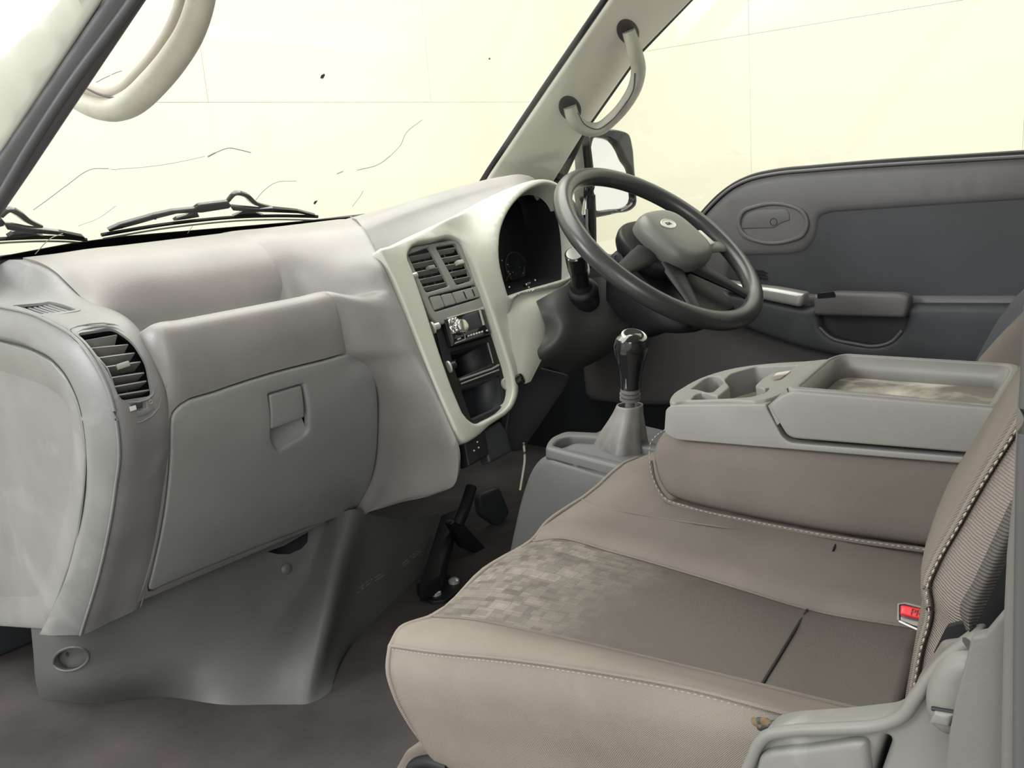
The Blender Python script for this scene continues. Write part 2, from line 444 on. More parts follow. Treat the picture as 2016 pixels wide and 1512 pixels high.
def lathe(name, prof, o, axis, mt, parent=None, n=28, side=None, sx=1., sharp=38):
    """turned solid: prof is (radius, height) along axis from o"""
    ax = unit(axis); s_ = np.cross(ax, V(.2, .5, .9) if side is None else side); s_ = unit(s_); w = np.cross(ax, s_)
    V_ = []; F = []; k = len(prof)
    for r, hgt in prof:
        for j in range(n):
            a = 2*math.pi*j/n; V_.append(np.asarray(o) + ax*hgt + r*(s_*math.cos(a) + w*sx*math.sin(a)))
    for i in range(k-1):
        for j in range(n): j2 = (j+1) % n; F.append((i*n+j, i*n+j2, (i+1)*n+j2, (i+1)*n+j))
    F.append(tuple(range(n))[::-1]); F.append(tuple(range((k-1)*n, k*n)))
    return mesh(name, V_, F, mt, parent, sharp)

def rbox(name, c, size, mt, parent=None, axes=None, bev=.003, seg=2):
    bm = bmesh.new(); bmesh.ops.create_cube(bm, size=1)
    for v in bm.verts: v.co = Vector((v.co.x*size[0], v.co.y*size[1], v.co.z*size[2]))
    if bev: bmesh.ops.bevel(bm, geom=bm.edges[:], offset=min(bev, min(size)*.45), segments=seg, profile=.5, affect='EDGES')
    A = np.array(axes, float) if axes is not None else np.eye(3)
    for v in bm.verts: v.co = Vector(np.asarray(c, float) + v.co.x*A[0] + v.co.y*A[1] + v.co.z*A[2])
    bmesh.ops.recalc_face_normals(bm, faces=bm.faces[:])
    me = bpy.data.meshes.new(name); bm.to_mesh(me); bm.free()
    return link(name, me, mt, parent)

def text(name, s_, size, o, u, v, mt, parent=None, depth=.0006, align='CENTER'):
    c = bpy.data.curves.new('lettering', 'FONT'); c.body = s_; c.size = size; c.extrude = depth; c.align_x = align; c.align_y = 'CENTER'
    t = bpy.data.objects.new('lettering', c); COL.objects.link(t)
    me = bpy.data.meshes.new_from_object(t.evaluated_get(bpy.context.evaluated_depsgraph_get()))
    bpy.data.objects.remove(t); bpy.data.curves.remove(c)
    u = unit(u); v = unit(np.asarray(v) - u*(np.asarray(v) @ u)); n = np.cross(u, v)
    for q in me.vertices: q.co = Vector(np.asarray(o) + u*q.co.x + v*q.co.y + n*q.co.z)
    return link(name, me, mt, parent, 0)

def stitches(name, path3d, mt, parent, gap=.0055, ln=.0038, r=.0006):
    """a row of single thread stitches along a seam"""
    P = np.asarray(path3d); d = np.r_[0, np.cumsum(np.linalg.norm(P[1:]-P[:-1], axis=1))]
    V_ = []; F = []; s0 = 0.
    while s0 + ln < d[-1]:
        a = np.array([np.interp(s0, d, P[:, k]) for k in range(3)]); b = np.array([np.interp(s0+ln, d, P[:, k]) for k in range(3)])
        t = unit(b-a); s_ = unit(np.cross(t, V(.1, .3, 1))); w = np.cross(s_, t); k = len(V_)
        for p, q in ((a, .5), ((a+b)/2, 1.3), (b, .5)):
            for j in range(4): an = math.pi/2*j; V_.append(p + r*q*(s_*math.cos(an) + w*math.sin(an)))
        for i in range(2):
            for j in range(4): F.append((k+i*4+j, k+i*4+(j+1) % 4, k+i*4+4+(j+1) % 4, k+i*4+4+j))
        F.append((k+3, k+2, k+1, k)); F.append((k+8, k+9, k+10, k+11)); s0 += gap
    return kind_stuff(mesh(name, V_, F, mt, parent, 0))

# ================================================================== the studio outside
g = structure(rbox('ground', (1, 2, -.95), (16, 16, .1), ground_m, None, bev=0), 'pale studio floor under the truck')
WF = base('wall_front', (2.1, 4.1, 1.2), 'white panelled studio wall ahead of the windscreen')
structure(rbox('backing', (2.0, 4.12, 1.6), (13, .06, 5), wall_m, WF, bev=0))
for i in range(-3, 4):
    for k, (z0, z1) in enumerate(((-.9, 1.2), (1.2, 3.9))):
        rbox('panel', (2.13 + 1.5*i + .75, 4.06, (z0+z1)/2), (1.4988, .06, z1-z0-.0012), wall_m, WF, bev=.001, seg=1)
WR = base('wall_right', (5.0, 1, 1.2), 'white panelled studio wall beyond the driver window')
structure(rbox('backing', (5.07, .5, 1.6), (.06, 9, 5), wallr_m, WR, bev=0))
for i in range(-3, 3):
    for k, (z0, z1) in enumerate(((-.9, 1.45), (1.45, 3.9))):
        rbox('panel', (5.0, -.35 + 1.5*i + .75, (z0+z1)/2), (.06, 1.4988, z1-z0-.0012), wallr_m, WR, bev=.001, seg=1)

# ================================================================== cab shell
structure(rbox('floor', (.68, .75, -.03), (1.72, 2.2, .06), carpet_m, None, bev=.01), 'dark carpet on the cab floor')
structure(rbox('ceiling', (.75, .32, 1.30), (1.45, 1.25, .05), head_m, None, bev=.02), 'pale cab headliner')
structure(rbox('wall_back', (.75, -.33, .62), (1.5, .06, 1.3), trim_m, None, bev=.01), 'rear wall of the cab behind the seats')
structure(rbox('wall_front_bulkhead', (.75, 1.78, .33), (1.56, .05, .66), dark_m, None, bev=.01), 'dark bulkhead ahead of the footwells')
structure(rbox('wall_right_lower', (1.53, 1.2, .2), (.04, 1.15, .42), dark_m, None, bev=.005), 'dark kick trim in the driver footwell')

# ------------------------------------------------------------------ windscreen
KS = .9
WS = Plane((0, 1.50, .725), (1, 0, 0), (0, -KS, 1))
W1 = base('window_1', (.65, 1.5, .725), 'cracked laminated windscreen')
def wsp(x, z, h=0): return V(x, 1.50 - KS*(z-.725), z) + WS.n*h
def wsuv(x, z): p = wsp(x, z) - WS.o; return (p @ WS.u, p @ WS.v)
sheet('glass_pane', WS, [wsuv(-.02, .71), wsuv(1.50, .71), wsuv(1.40, 1.25), wsuv(.16, 1.25)], gl, W1, h=.003, thick=.004, rnd=0, px=False)
tube('lower_seal', [wsp(-.03, .712, -.004), wsp(.3, .71, -.004), wsp(.7, .71, -.004), wsp(1.2, .71, -.004), wsp(1.48, .715, -.004)], .013, black_m, W1, n=8)
sheet('frit_band', WS, [(-60, 522), (14, 505), (140, 481), (243, 467), (347, 458), (560, 440), (665, 431), (800, 420), (800, 450), (640, 465), (347, 495), (140, 520), (-60, 555)], frit_m, W1, h=-.001, thick=.002, rnd=0)
cr_paths = [([(62, 408), (90, 388), (130, 358), (176, 328), (210, 327)], .0005), ([(215, 329), (300, 322), (360, 312), (400, 303)], .00035),
            ([(405, 304), (412, 300), (420, 296)], .0011), ([(420, 296), (445, 287), (470, 291), (490, 296)], .0007),
            ([(500, 390), (512, 375), (535, 357), (580, 352)], .0005), ([(660, 338), (672, 333)], .0009), ([(700, 331), (745, 318), (765, 303)], .0007),
            ([(765, 303), (785, 282), (796, 258), (828, 232)], .0005), ([(690, 403), (702, 388), (712, 372)], .0004),
            ([(150, 440), (190, 425), (225, 400)], .0003), ([(366, 455), (376, 440)], .0004), ([(66, 495), (100, 462), (120, 455)], .0006),
            ([(185, 157), (200, 149), (213, 143)], .0005), ([(215, 142), (224, 138), (236, 134)], .0005)]
for pth, r in cr_paths:
    tube('crack', [WS.at(px, py, .006) for px, py in pth], r*1.3, crack_m, W1, n=5, mseg=4)
for pts in ([(627, 150), (629, 144), (635, 141), (636, 144), (632, 151)], [(614, 397), (617, 392), (622, 391), (619, 396), (616, 399)], [(958, 113), (961, 110), (962, 114)]):
    sheet('chip', WS, pts, dark_m, W1, h=.006, thick=.001, rnd=0)

# white scuttle outside, below the wipers
cw = Grid([[V(x, 1.545, .700), V(x, 1.62, .69), V(x, 1.70, .66), V(x, 1.74, .58)] for x in (-.05, .4, .9, 1.5)])
structure(cw.mesh('trim_1', white_m, None, .01), 'white painted scuttle outside below the windscreen')

# ------------------------------------------------------------------ near A pillar
A0, A1, A2 = U(0, 302, x=-.005), U(205, 0, x=.07), U(0, 87, x=-.01)
NP = Plane(A0, A1-A0, A2-A0)
T2 = base('trim_2', A0, 'white painted near windscreen pillar with grey weatherstrip')
sheet('pillar_panel', NP, [(-90, 450), (212, -12), (620, -620), (500, -620), (92, 0), (0, 88), (-100, 180)], white_m, T2, thick=.05, rnd=.012,
      bulge=lambda P, d: .006*np.exp(-((d-.022)/.006)**2))
sheet('weatherstrip', NP, [(-60, 392), (0, 302), (205, 0), (623, -620), (706, -620), (288, 0), (150, 205), (60, 340), (7, 417), (-50, 510)], rubber_m, T2, h=.008, thick=.035, rnd=.010)
tube('strip_bead', [NP.at(px, py, .009) for px, py in ((-40, 445), (0, 388), (60, 288), (140, 165), (262, 0), (296, -50), (664, -600))], .006, rubber_m, T2, n=8)

# ------------------------------------------------------------------ far A pillar
B0 = U(1020, 350, x=1.33); B1 = U(1285, 0, x=1.30); B2 = U(1100, 362, x=1.45)
FPn = Plane(B0, B1-B0, B2-B0)
T3 = base('trim_3', B0, 'beige trimmed far windscreen pillar')
sheet('pillar_cover', FPn, [(950, 372), (968, 342), (1080, 178), (1203, 0), (1358, -230), (1550, -230), (1366, 0), (1262, 106), (1160, 250), (1090, 362), (1060, 400)], beige_m, T3, thick=.03, rnd=.010)
tube('glass_seal', [FPn.at(px, py, -.014) for px, py in ((950, 370), (966, 344), (1078, 178), (1201, 0), (1356, -230))], .0075, black_m, T3, n=8, smooth=False)
sheet('door_seal', FPn, [(1366, 0), (1550, -230), (1570, -230), (1380, 0), (1268, 116), (1164, 262), (1112, 372), (1060, 440), (1050, 420), (1090, 362), (1160, 250), (1262, 106)], black_m, T3, h=-.012, thick=.03, rnd=.006)

# ================================================================== dashboard
D = thing('dashboard', 'grey moulded dashboard running across the cab below the windscreen', 'dashboard', (.5, 1.25, .45))
prof = [(1.47, .722), (1.42, .725), (1.37, .722), (1.32, .708), (1.288, .68), (1.270, .64), (1.262, .60), (1.248, .588), (1.21, .598), (1.178, .622), (1.158, .632), (1.141, .627),
        (1.129, .603), (1.124, .56), (1.128, .515), (1.137, .47), (1.162, .41), (1.20, .34), (1.25, .265), (1.301, .203)]
blend = [(1.47, .722), (1.42, .716), (1.37, .702), (1.325, .678), (1.295, .662), (1.272, .652), (1.255, .645), (1.238, .640), (1.21, .634), (1.185, .622), (1.172, .615), (1.158, .603), (1.146, .585), (1.136, .55)] + prof[14:]
near = [((a[0]+b[0])/2, (a[1]+b[1])/2) for a, b in zip(blend[:9], prof[:9])] + prof[9:]
far = prof[:6] + [(1.262, .615), (1.256, .60), (1.25, .59), (1.24, .58), (1.22, .57), (1.20, .56), (1.17, .548), (1.142, .533)] + prof[14:]
body = Grid([[V(x, y, z) for y, z in pf] for x, pf in ((.104, blend), (.122, near), (.16, prof), (.25, prof), (.36, prof), (.413, prof), (.447, far), (.52, far), (.68, far))], 4, 6)
lid_px = sp([(341, 815), (356, 798), (420, 774), (530, 738), (640, 710), (697, 696), (716, 696), (728, 706), (736, 730), (742, 770), (744, 850), (738, 920), (726, 960), (704, 998), (600, 1040), (500, 1079), (400, 1119), (330, 1148), (294, 1161),
             (300, 1130), (316, 1060), (329, 980), (336, 900), (337, 845)], 3)
def grow(pts, k):
    P = np.asarray(pts, float); c = P.mean(0); n = np.roll(P, -1, 0)-np.roll(P, 1, 0); n = np.stack([n[:, 1], -n[:, 0]], -1); n /= np.linalg.norm(n, axis=1, keepdims=True)
    if ((P-c)*n).sum() < 0: n = -n
    return P + n*k
hole_px = grow(lid_px, 4)
sheet('dash_body', body, body.whole(1), dash_m, D, holes=[body.M([p if p[1] < 1000 or p[0] > 690 else p for p in hole_px])], px=False, thick=.006, rnd=0, sharp=50)
pan = Grid([[V(x, y+.022, z) for y, z in prof[13:]] for x in (.10, .3, .58)], 3, 3)
pan.mesh('lid_cavity', black_m, D, .002)
handle_hole = rp([(528, 775), (597, 755), (604, 790), (608, 846), (598, 858), (546, 888), (534, 868)], [3, 3, 2, 12, 12, 14, 12])
glb = sheet('glove_box_lid', body, lid_px, lid_m, D, holes=[handle_hole], h=.0015, thick=.012, rnd=.004, sharp=50)
# latch pocket and latch flap
pkt = Grid([[body.at(520, 770, -.004), body.at(535, 840, -.020), body.at(538, 866, -.012), body.at(546, 892, .0)], [body.at(565, 760, -.004), body.at(572, 830, -.022), body.at(575, 858, -.014), body.at(578, 878, .0)],
            [body.at(603, 748, -.004), body.at(603, 815, -.016), body.at(606, 842, -.008), body.at(612, 862, .0)]], 4, 4)
pkt.mesh('latch_pocket', lid_m, glb, .003)
sheet('latch', body, rp([(531, 778), (594, 759), (600, 822), (533, 846)], 5), lid_m, glb, h=.0005, thick=.008, rnd=.0025)

# left end column of the dash
c0 = [U(-150, 655, x=.02), U(0, 675, x=.02), U(60, 690, x=.02), U(120, 735, x=.02), U(150, 790, x=.02), U(167, 880, x=.02), U(165, 960, x=.02), U(140, 1110, x=.02), U(85, 1240, x=.02)]
c1 = [U(px, py, x=.03) for px, py in ((-120, 590), (0, 604), (90, 630), (170, 688), (217, 775), (236, 880), (228, 965), (203, 1102), (160, 1250))]
c2 = [U(px, py, x=.07) for px, py in ((-40, 545), (40, 583), (140, 610), (228, 672), (275, 775), (292, 880), (284, 962), (258, 1094), (215, 1225))]
c3 = [V(.106, 1.46, .719), V(.106, 1.38, .7035), V(.106, 1.31, .668), U(268, 643, x=.112), U(325, 757, x=.112), U(337, 870, x=.111), U(325, 960, x=.11), U(305, 1085, x=.11), U(275, 1195, x=.11)]
c4 = [p + d for p, d in zip(c3, [V(.022, .0, -.012), V(.022, .0, -.012), V(.020, .0, -.012), V(.014, .02, -.012), V(.012, .03, -.01), V(.012, .03, 0), V(.012, .03, 0), V(.012, .03, 0), V(.012, .03, 0)])]
c0b = [p + d for p, d in zip(c1, [V(-.008, .01, -.012), V(-.008, .008, -.010), V(-.008, .006, -.008), V(-.008, .010, -.008), V(-.008, .012, -.004), V(-.008, .012, 0), V(-.008, .012, 0), V(-.008, .012, 0), V(-.008, .012, 0)])]
cin = [p + V(.03, 0, 0) for p in c0]
column = Grid([cin, c0, c0b, c1, c2, c3, c4], 8, 6)
column_face = Grid([c1, c2, c3], 10, 10)
vent_px = rp([(152, 656), (222, 645), (262, 672), (288, 715), (300, 779), (236, 789), (210, 728)], [8, 14, 20, 14, 8, 8, 14])
defrost_px = rp([(14, 600), (100, 592), (163, 612), (80, 625)], [6, 8, 8, 8])
sheet('end_column', column, column.whole(2), col_m, D, holes=[column.M(vent_px), column.M(rp([(24, 601), (98, 595), (152, 611), (80, 620)], 4))], px=False, thick=.004, rnd=0, step=.012, sharp=50)
# vent in the column
vent = sheet('side_vent', column_face, rp([(136, 650), (225, 640), (266, 664), (299, 712), (317, 779), (311, 804), (242, 829), (234, 800), (205, 730)], [10, 14, 18, 14, 12, 12, 8, 8, 14]), col_m, D,
             holes=[vent_px, rp([(247, 797), (286, 788), (288, 803), (250, 812)], 2)], h=.0015, thick=.004, rnd=.0012, step=.01)
vb = Grid([[column_face.at(px, py, -.022) for px, py in ((140, 640), (222, 632), (285, 668))], [column_face.at(px, py, -.022) for px, py in ((180, 720), (250, 715), (305, 715))], [column_face.at(px, py, -.022) for px, py in ((220, 815), (280, 800), (318, 788))]], 4, 4)
vb.mesh('vent_cavity', black_m, vent, .002)
sl = [((158, 668), (232, 656)), ((172, 683), (255, 676)), ((188, 703), (268, 693)), ((200, 722), (280, 711)), ((211, 744), (287, 733)), ((222, 762), (292, 750)), ((230, 779), (297, 768))]
for (a, b) in sl:
    ctr = [column_face.at(a[0]+(b[0]-a[0])*t, a[1]+(b[1]-a[1])*t, -.003) for t in (0, .5, 1)]
    bk = [column_face.at(a[0]+(b[0]-a[0])*t, a[1]+(b[1]-a[1])*t+8, -.018) for t in (0, .5, 1)]
    Grid([bk, ctr], 3, 2).mesh('slat', recl_m, vent, .002)
rbox('vent_tab', column_face.at(243, 719, -.001), (.020, .008, .007), grey_m, vent, axes=(unit(column_face.at(262, 712)-column_face.at(225, 724)), unit(column_face.at(250, 735)-column_face.at(240, 710)), unit(V(-.3, -1, .4))), bev=.0015)
for px in (232, 252, 268): tube('vane', [column_face.at(px-30, 664, -.017), column_face.at(px, 775, -.017)], .0012, dark_m, vent, n=6, smooth=False)
dl = rbox('vent_dial', column_face.at(267, 800, .001), (.019, .0075, .005), dark_m, vent, axes=(unit(column_face.at(286, 795)-column_face.at(250, 805)), unit(column_face.at(269, 812)-column_face.at(266, 790)), unit(V(-.5, -1, .2))), bev=.001)
sheet('dial_mark', column_face, [(251, 801), (263, 798), (265, 806), (253, 810)], lens_m, vent, h=.0042, thick=.001, rnd=0)
for (px, py) in ((242, 803), (295, 791)): tube('airflow_mark', [column_face.at(px+3*math.cos(a), py+4*math.sin(a), .0018) for a in np.linspace(0, 6.28, 9)[:-1]], .0003, lens_m, vent, n=4, closed=True, mseg=1)
tube('column_edge', [p + V(-.0016, -.0018, .001) for p in c1], .0022, col_m, D, n=8)
tube('column_edge', [p + V(.001, -.0012, 0) for p in c3[4:]], .0012, col_m, D, n=6)
tube('vent_rim', [column_face.at(px, py, .0016) for px, py in ((138, 651), (225, 641), (265, 665), (297, 712), (315, 779), (310, 803), (243, 827), (236, 800), (206, 730))], .0011, col_m, vent, n=6, closed=True, mseg=4)
tube('vent_rim', [column_face.at(px, py, .0016) for px, py in ((152, 657), (222, 646), (260, 672), (287, 715), (299, 778), (237, 788), (211, 728))], .0012, col_m, vent, n=6, closed=True, mseg=4)
# windscreen demister grille on top of the column
gr = sheet('demister_grille', column_face, defrost_px, col_m, D, holes=[rp([(24, 601), (98, 595), (152, 611), (80, 620)], 4)], h=.0015, thick=.003, rnd=.001, step=.01)
vb = Grid([[column_face.at(px, py, -.016) for px, py in ((5, 600), (95, 588))], [column_face.at(px, py, -.016) for px, py in ((82, 628), (165, 612))]], 3, 3)
vb.mesh('grille_cavity', black_m, gr, .002)
for t in np.linspace(.0, 1, 7):
    a = (30+t*62, 602-t*7); b = (80+t*66, 619-t*8)
    tube('slat', [column_face.at(*a, -.004), column_face.at((a[0]+b[0])/2-2, (a[1]+b[1])/2, -.004), column_face.at(*b, -.004)], .0016, col_m, gr, n=6)
# access cover on the outer end of the dash
EC = XP(.012)
ec = sheet('end_cover', EC, [(-120, 640), (-60, 655), (0, 673), (60, 690), (100, 712), (128, 745), (150, 790), (163, 850), (167, 900), (164, 965), (152, 1050), (135, 1115), (110, 1185), (85, 1240), (0, 1234), (-120, 1225)], col_m, D, thick=.01, rnd=.003, step=.02,
      bulge=lambda P, d: -.020/(1+np.exp(-(d-.05)/.012)))
tube('cover_gap', [EC.at(px, py, -.001) for px, py in ((-60, 653), (0, 671), (60, 688), (101, 710), (130, 744), (152, 789), (165, 850), (169, 900), (166, 965), (154, 1050), (137, 1115), (112, 1186), (86, 1243))], .0011, black_m, D, n=6)
tv = XP(.012)
text('cover_lettering', 'PULL', .020, EC.at(8, 1138, -.020), (0, -1, .10), (0, .1, 1), col_m, ec, .0012)
tube('pull_arrow', [EC.at(px, py, -.019) for px, py in ((38, 1130), (44, 1136), (41, 1143), (37, 1142))], .0007, col_m, ec, n=5)

# flank between glove box and centre stack
SO = V(.51, 1.0, .378); SP = Plane(SO, (1, 0, 0), (0, .43, 1))
rows = []
def flank_row(a, b, k, pre):
    nrm = unit(V(-.9, -.45, .1))
    rows.append([a + pre, a, a*.70 + b*.30 + nrm*k, a*.35 + b*.65 + nrm*k, b, b + V(.012, .02, 0)])
for i, x, b in ((1, .42, U(697, 429, y=1.30)), (3, .42, U(717, 449, y=1.215)), (4, .42, U(737, 486, y=1.165)), (5, .42, SP.at(756, 528)), (7, .415, SP.at(770, 560)), (9, .41, SP.at(778, 578)), (10, .41, SP.at(784, 592)), (11, .412, SP.at(790, 606)), (12, .413, SP.at(798, 624)), (13, .414, SP.at(813, 662)), (13.55, .418, SP.at(821, 682)), (14, .444, SP.at(830, 702))):
    y, z = prof[i] if i != 13.55 else (1.1268, .535); flank_row(V(x, y-.001, z+.001), b, 0. if i < 6 else .005, V(-.025, .009, -.004) if i < 14 else V(0, .02, 0))
for l, r in (((742, 762), (857, 765)), ((746, 850), (884, 832)), ((738, 930), (905, 885)), ((703, 1000), (918, 935))):
    flank_row(body.at(*l, .002), SP.at(*r, -.02 if l[1] == 1000 else 0), .008, V(0, .02, 0))
a = rows[-1]; rows.append([p + V(.01, .06, -.035) for p in a])
flank = Grid(rows, 5, 5)
flank.mesh('centre_flank', dash_m, D, .004, sharp=60)
# upper pad over the centre and instruments
pad_rows = [[U(px, py, y=1.30) for px, py in ((690, 430), (715, 423), (770, 407), (850, 385), (930, 361), (985, 349), (1025, 346), (1048, 355), (1060, 372))],
            [U(px, py, y=1.215) for px, py in ((716, 451), (740, 442), (790, 422), (860, 398), (935, 375), (985, 363), (1022, 356), (1046, 361), (1059, 376))],
            [U(px, py, y=1.205) for px, py in ((724, 463), (748, 454), (797, 434), (866, 409), (938, 384), (987, 370), (1024, 361), (1047, 365), (1060, 380))],
            [U(px, py, y=1.175) for px, py in ((732, 502), (757, 494), (815, 466), (880, 432), (946, 402), (992, 384), (1028, 376), (1050, 376), (1062, 392))]]
pad_rows.insert(0, [p + V(.02, .14, -.03) for p in pad_rows[0]])
Grid(pad_rows, 5, 5).mesh('upper_pad', dash_m, D, .006, sharp=60)

# silver bezel around stack and instruments
clus = sp([(986, 586), (973, 555), (963, 525), (959, 495), (963, 465), (975, 435), (994, 408), (1020, 386), (1050, 375), (1075, 381), (1093, 401), (1103, 440), (1108, 480), (1109, 520), (1106, 548), (1060, 563)], 4)
clus = rp([(988, 590), (973, 555), (963, 525), (959, 495), (963, 465), (975, 435), (994, 408), (1020, 386), (1050, 375), (1075, 381), (1093, 401), (1103, 440), (1108, 480), (1109, 520), (1108, 552)], [2]+[40]*13+[4], 3)
stack = sp([(797, 506), (806, 489), (850, 477), (888, 469), (905, 475), (918, 500), (940, 560), (962, 620), (985, 690), (999, 738), (1003, 775), (993, 801), (955, 826), (928, 836), (913, 826), (893, 788), (872, 733), (850, 668), (825, 590), (806, 535)], 3)
bz_out = sp([(745, 492), (765, 485), (800, 468), (850, 445), (900, 420), (950, 394), (1000, 374), (1042, 364), (1076, 369), (1098, 391), (1111, 430), (1117, 480), (1119, 540), (1109, 560), (1050, 578), (1002, 594), (1000, 600),
            (1010, 660), (1019, 745), (1018, 775), (1005, 806), (962, 838), (935, 862), (912, 872), (900, 858), (887, 832), (868, 790), (843, 730), (818, 665), (793, 600), (770, 545), (752, 510)], 3)
cl2 = SP.M(clus); st2 = SP.M(stack)
def hood(P, d):
    dc = segdist(P, [cl2]); ds = segdist(P, [st2])
    top = np.clip((P[:, 1]-.18)/.12, 0, 1)
    return .030*np.exp(-(dc/.030)**2)*(.35+.65*top) + .006*np.exp(-(ds/.016)**2) - .010*np.exp(-((np.minimum(dc, .2)-.07)/.03)**2)*top
bz = sheet('centre_bezel', SP, bz_out, bezel_m, D, holes=[clus, stack], h=.004, thick=.02, rnd=.006, step=.010, bulge=hood, sharp=70)
# lower knee panel under the instruments
knee = Grid([[SP.at(px, py, h) for px, py, h in ((984, 588, .004), (1030, 573, .006), (1070, 562, .006), (1110, 550, .004))],
             [SP.at(px, py, h) for px, py, h in ((994, 628, .008), (1030, 614, .016), (1066, 605, .02), (1100, 596, .015))],
             [SP.at(px, py, h) for px, py, h in ((1006, 690, .006), (1028, 684, .012), (1052, 676, .014), (1080, 664, .012))],
             [SP.at(px, py, h) for px, py, h in ((1016, 752, .002), (1022, 757, .004), (1030, 757, .005), (1042, 752, .004))]], 5, 5)
knee.mesh('knee_panel', bezel_m, D, .004, sharp=60)
# outer vent at the driver end
sbz = SP.off(-.06)
sv = sheet('driver_vent', sbz, rp([(1104, 408), (1122, 418), (1141, 442), (1156, 485), (1166, 540), (1110, 570)], [8, 12, 14, 12, 8, 6]), bezel_m, D, holes=[rp([(1134, 480), (1151, 476), (1159, 508), (1142, 516)], 3)], thick=.03, rnd=.008)
sheet('vent_cavity', sbz.off(-.02), [(1120, 465), (1160, 465), (1170, 525), (1125, 530)], black_m, sv, thick=.004)
for y in (490, 502): tube('slat', [sbz.at(1137, y, -.004), sbz.at(1158, y-5, -.004)], .0022, bezel_m, sv, n=6, smooth=False)

# stack insert: vents, buttons
VP_ = SP.off(-.004)
va = rp([(803, 501), (845, 486), (885, 563), (839, 576)], [6, 4, 4, 5]); vbb = rp([(858, 486), (897, 479), (932, 551), (899, 561)], [4, 6, 6, 4])
vs_ = sheet('vent_panel', VP_, rp([(796, 508), (803, 488), (900, 470), (916, 495), (962, 606), (958, 615), (864, 640), (848, 622)], [10, 12, 14, 12, 5, 5, 8, 8]), grey_m, D, holes=[va, vbb, rp([(843, 584), (936, 560), (950, 585), (856, 614)], 5)], thick=.006, rnd=.002, step=.012)
sheet('vent_cavity', VP_.off(-.03), [(800, 487), (915, 464), (966, 610), (856, 640)], black_m, vs_, thick=.003, rnd=0)
cs = lambda x, y: (780 + x/5.815, 460 + y/5.815)
for a, b in (((125, 268), (425, 207)), ((155, 353), (475, 288)), ((215, 440), (515, 378)), ((245, 528), (565, 462)), ((290, 615), (605, 548)), ((480, 190), (695, 152)), ((520, 280), (755, 236)), ((560, 362), (800, 318)), ((620, 442), (835, 393)), ((650, 525), (865, 480))):
    a, b = cs(*a), cs(*b)
    Grid([[VP_.at(*a, -.003), VP_.at(*b, -.003)], [VP_.at(a[0]+3, a[1]+6, -.013), VP_.at(b[0]+3, b[1]+6, -.013)]], 2, 2).mesh('slat', grey_m, vs_, .0012)
for q in ([(160, 230), (215, 560)], [(240, 225), (330, 590)], [(310, 200), (430, 560)], [(380, 190), (520, 540)], [(540, 210), (660, 500)], [(620, 200), (760, 480)]):
    tube('vane', [VP_.at(*cs(*q[0]), -.017), VP_.at(*cs(*q[1]), -.017)], .0013, dark_m, vs_, n=6, smooth=False)
ax3 = (SP.u, SP.v, SP.n)
rbox('vent_tab', VP_.at(*cs(390, 395), .001), (.015, .007, .010), grey_m, vs_, axes=ax3, bev=.0015)
rbox('vent_tab', VP_.at(*cs(718, 335), .001), (.015, .008, .010), bezel_m, vs_, axes=ax3, bev=.0015)
bt = sheet('button_row', VP_, rp([(845, 586), (935, 563), (949, 583), (858, 612)], 4), dark_m, D, h=-.004, thick=.004, rnd=0)
for q in ([(385, 728), (500, 705), (553, 838), (440, 880)], [(514, 702), (628, 680), (682, 802), (566, 834)], [(642, 676), (925, 602), (975, 718), (698, 797)]):
    b_ = sheet('button', VP_, rp([cs(*p) for p in q], 2.5), grey_m, bt, h=.001, thick=.004, rnd=.001)
for q in ([(760, 668), (772, 665), (805, 745), (793, 748)], [(858, 642), (870, 640), (900, 715), (888, 718)]):
    sheet('button_slit', VP_, [cs(*p) for p in q], black_m, b_, h=.0015, thick=.001, rnd=0)
# black lower stack with pockets
c5 = lambda x, y: (840 + x/4.727, 580 + y/4.727)
LP = SP.off(-.010)
ls = sheet('stack_surround', LP, rp([(857, 640), (962, 612), (990, 690), (1003, 740), (1006, 778), (994, 804), (930, 840), (912, 828), (880, 740)], 8), black_m, D,
           holes=[rp([c5(125, 235), c5(520, 110), c5(592, 385), c5(205, 495)], 3), rp([c5(220, 540), c5(555, 450), c5(620, 640), c5(290, 780)], 4), rp([c5(310, 850), c5(685, 745), c5(715, 1030), c5(420, 1165)], 6)], thick=.006, rnd=.002)
def pocket(name, pts, depth, mt, parent):
    """open box: walls and back behind a hole in the stack"""
    f = LP.M(pts); b = f*.86 + f.mean(0)*.14; k = len(f)
    v = np.concatenate([LP.pt(f, np.full(k, -.003)), LP.pt(b, np.full(k, -depth))])
    F = [(i, (i+1) % k, (i+1) % k + k, i+k) for i in range(k)] + [tuple(range(k, 2*k))]
    o = mesh(name, v, F, mt, parent, 30)
    s_ = o.modifiers.new('wall', 'SOLIDIFY'); s_.thickness = .0015; s_.offset = 0
    return o
pocket('upper_pocket', [c5(220, 540), c5(555, 450), c5(620, 640), c5(290, 780)], .10, black_m, ls)
pocket('lower_pocket', [c5(310, 850), c5(685, 745), c5(715, 1030), c5(420, 1165)], .07, dark_m, ls)
tube('shelf_lip', [LP.at(*c5(300, 800), .003), LP.at(*c5(600, 695), .003), LP.at(*c5(660, 660), .003)], .0018, grey_m, ls, n=6, smooth=False)
tube('shelf_lip', [LP.at(*c5(310, 835), .003), LP.at(*c5(660, 705), .003)], .0014, grey_m, ls, n=6, smooth=False)
tube('side_lip', [LP.at(*c5(565, 450), .001), LP.at(*c5(615, 640), .001)], .0012, grey_m, ls, n=6, smooth=False)
lathe('lighter_ring', [(.011, 0), (.011, .003), (.008, .004), (.0075, .002)], LP.at(*c5(735, 835), .0), SP.n, silver_m, ls, n=20)
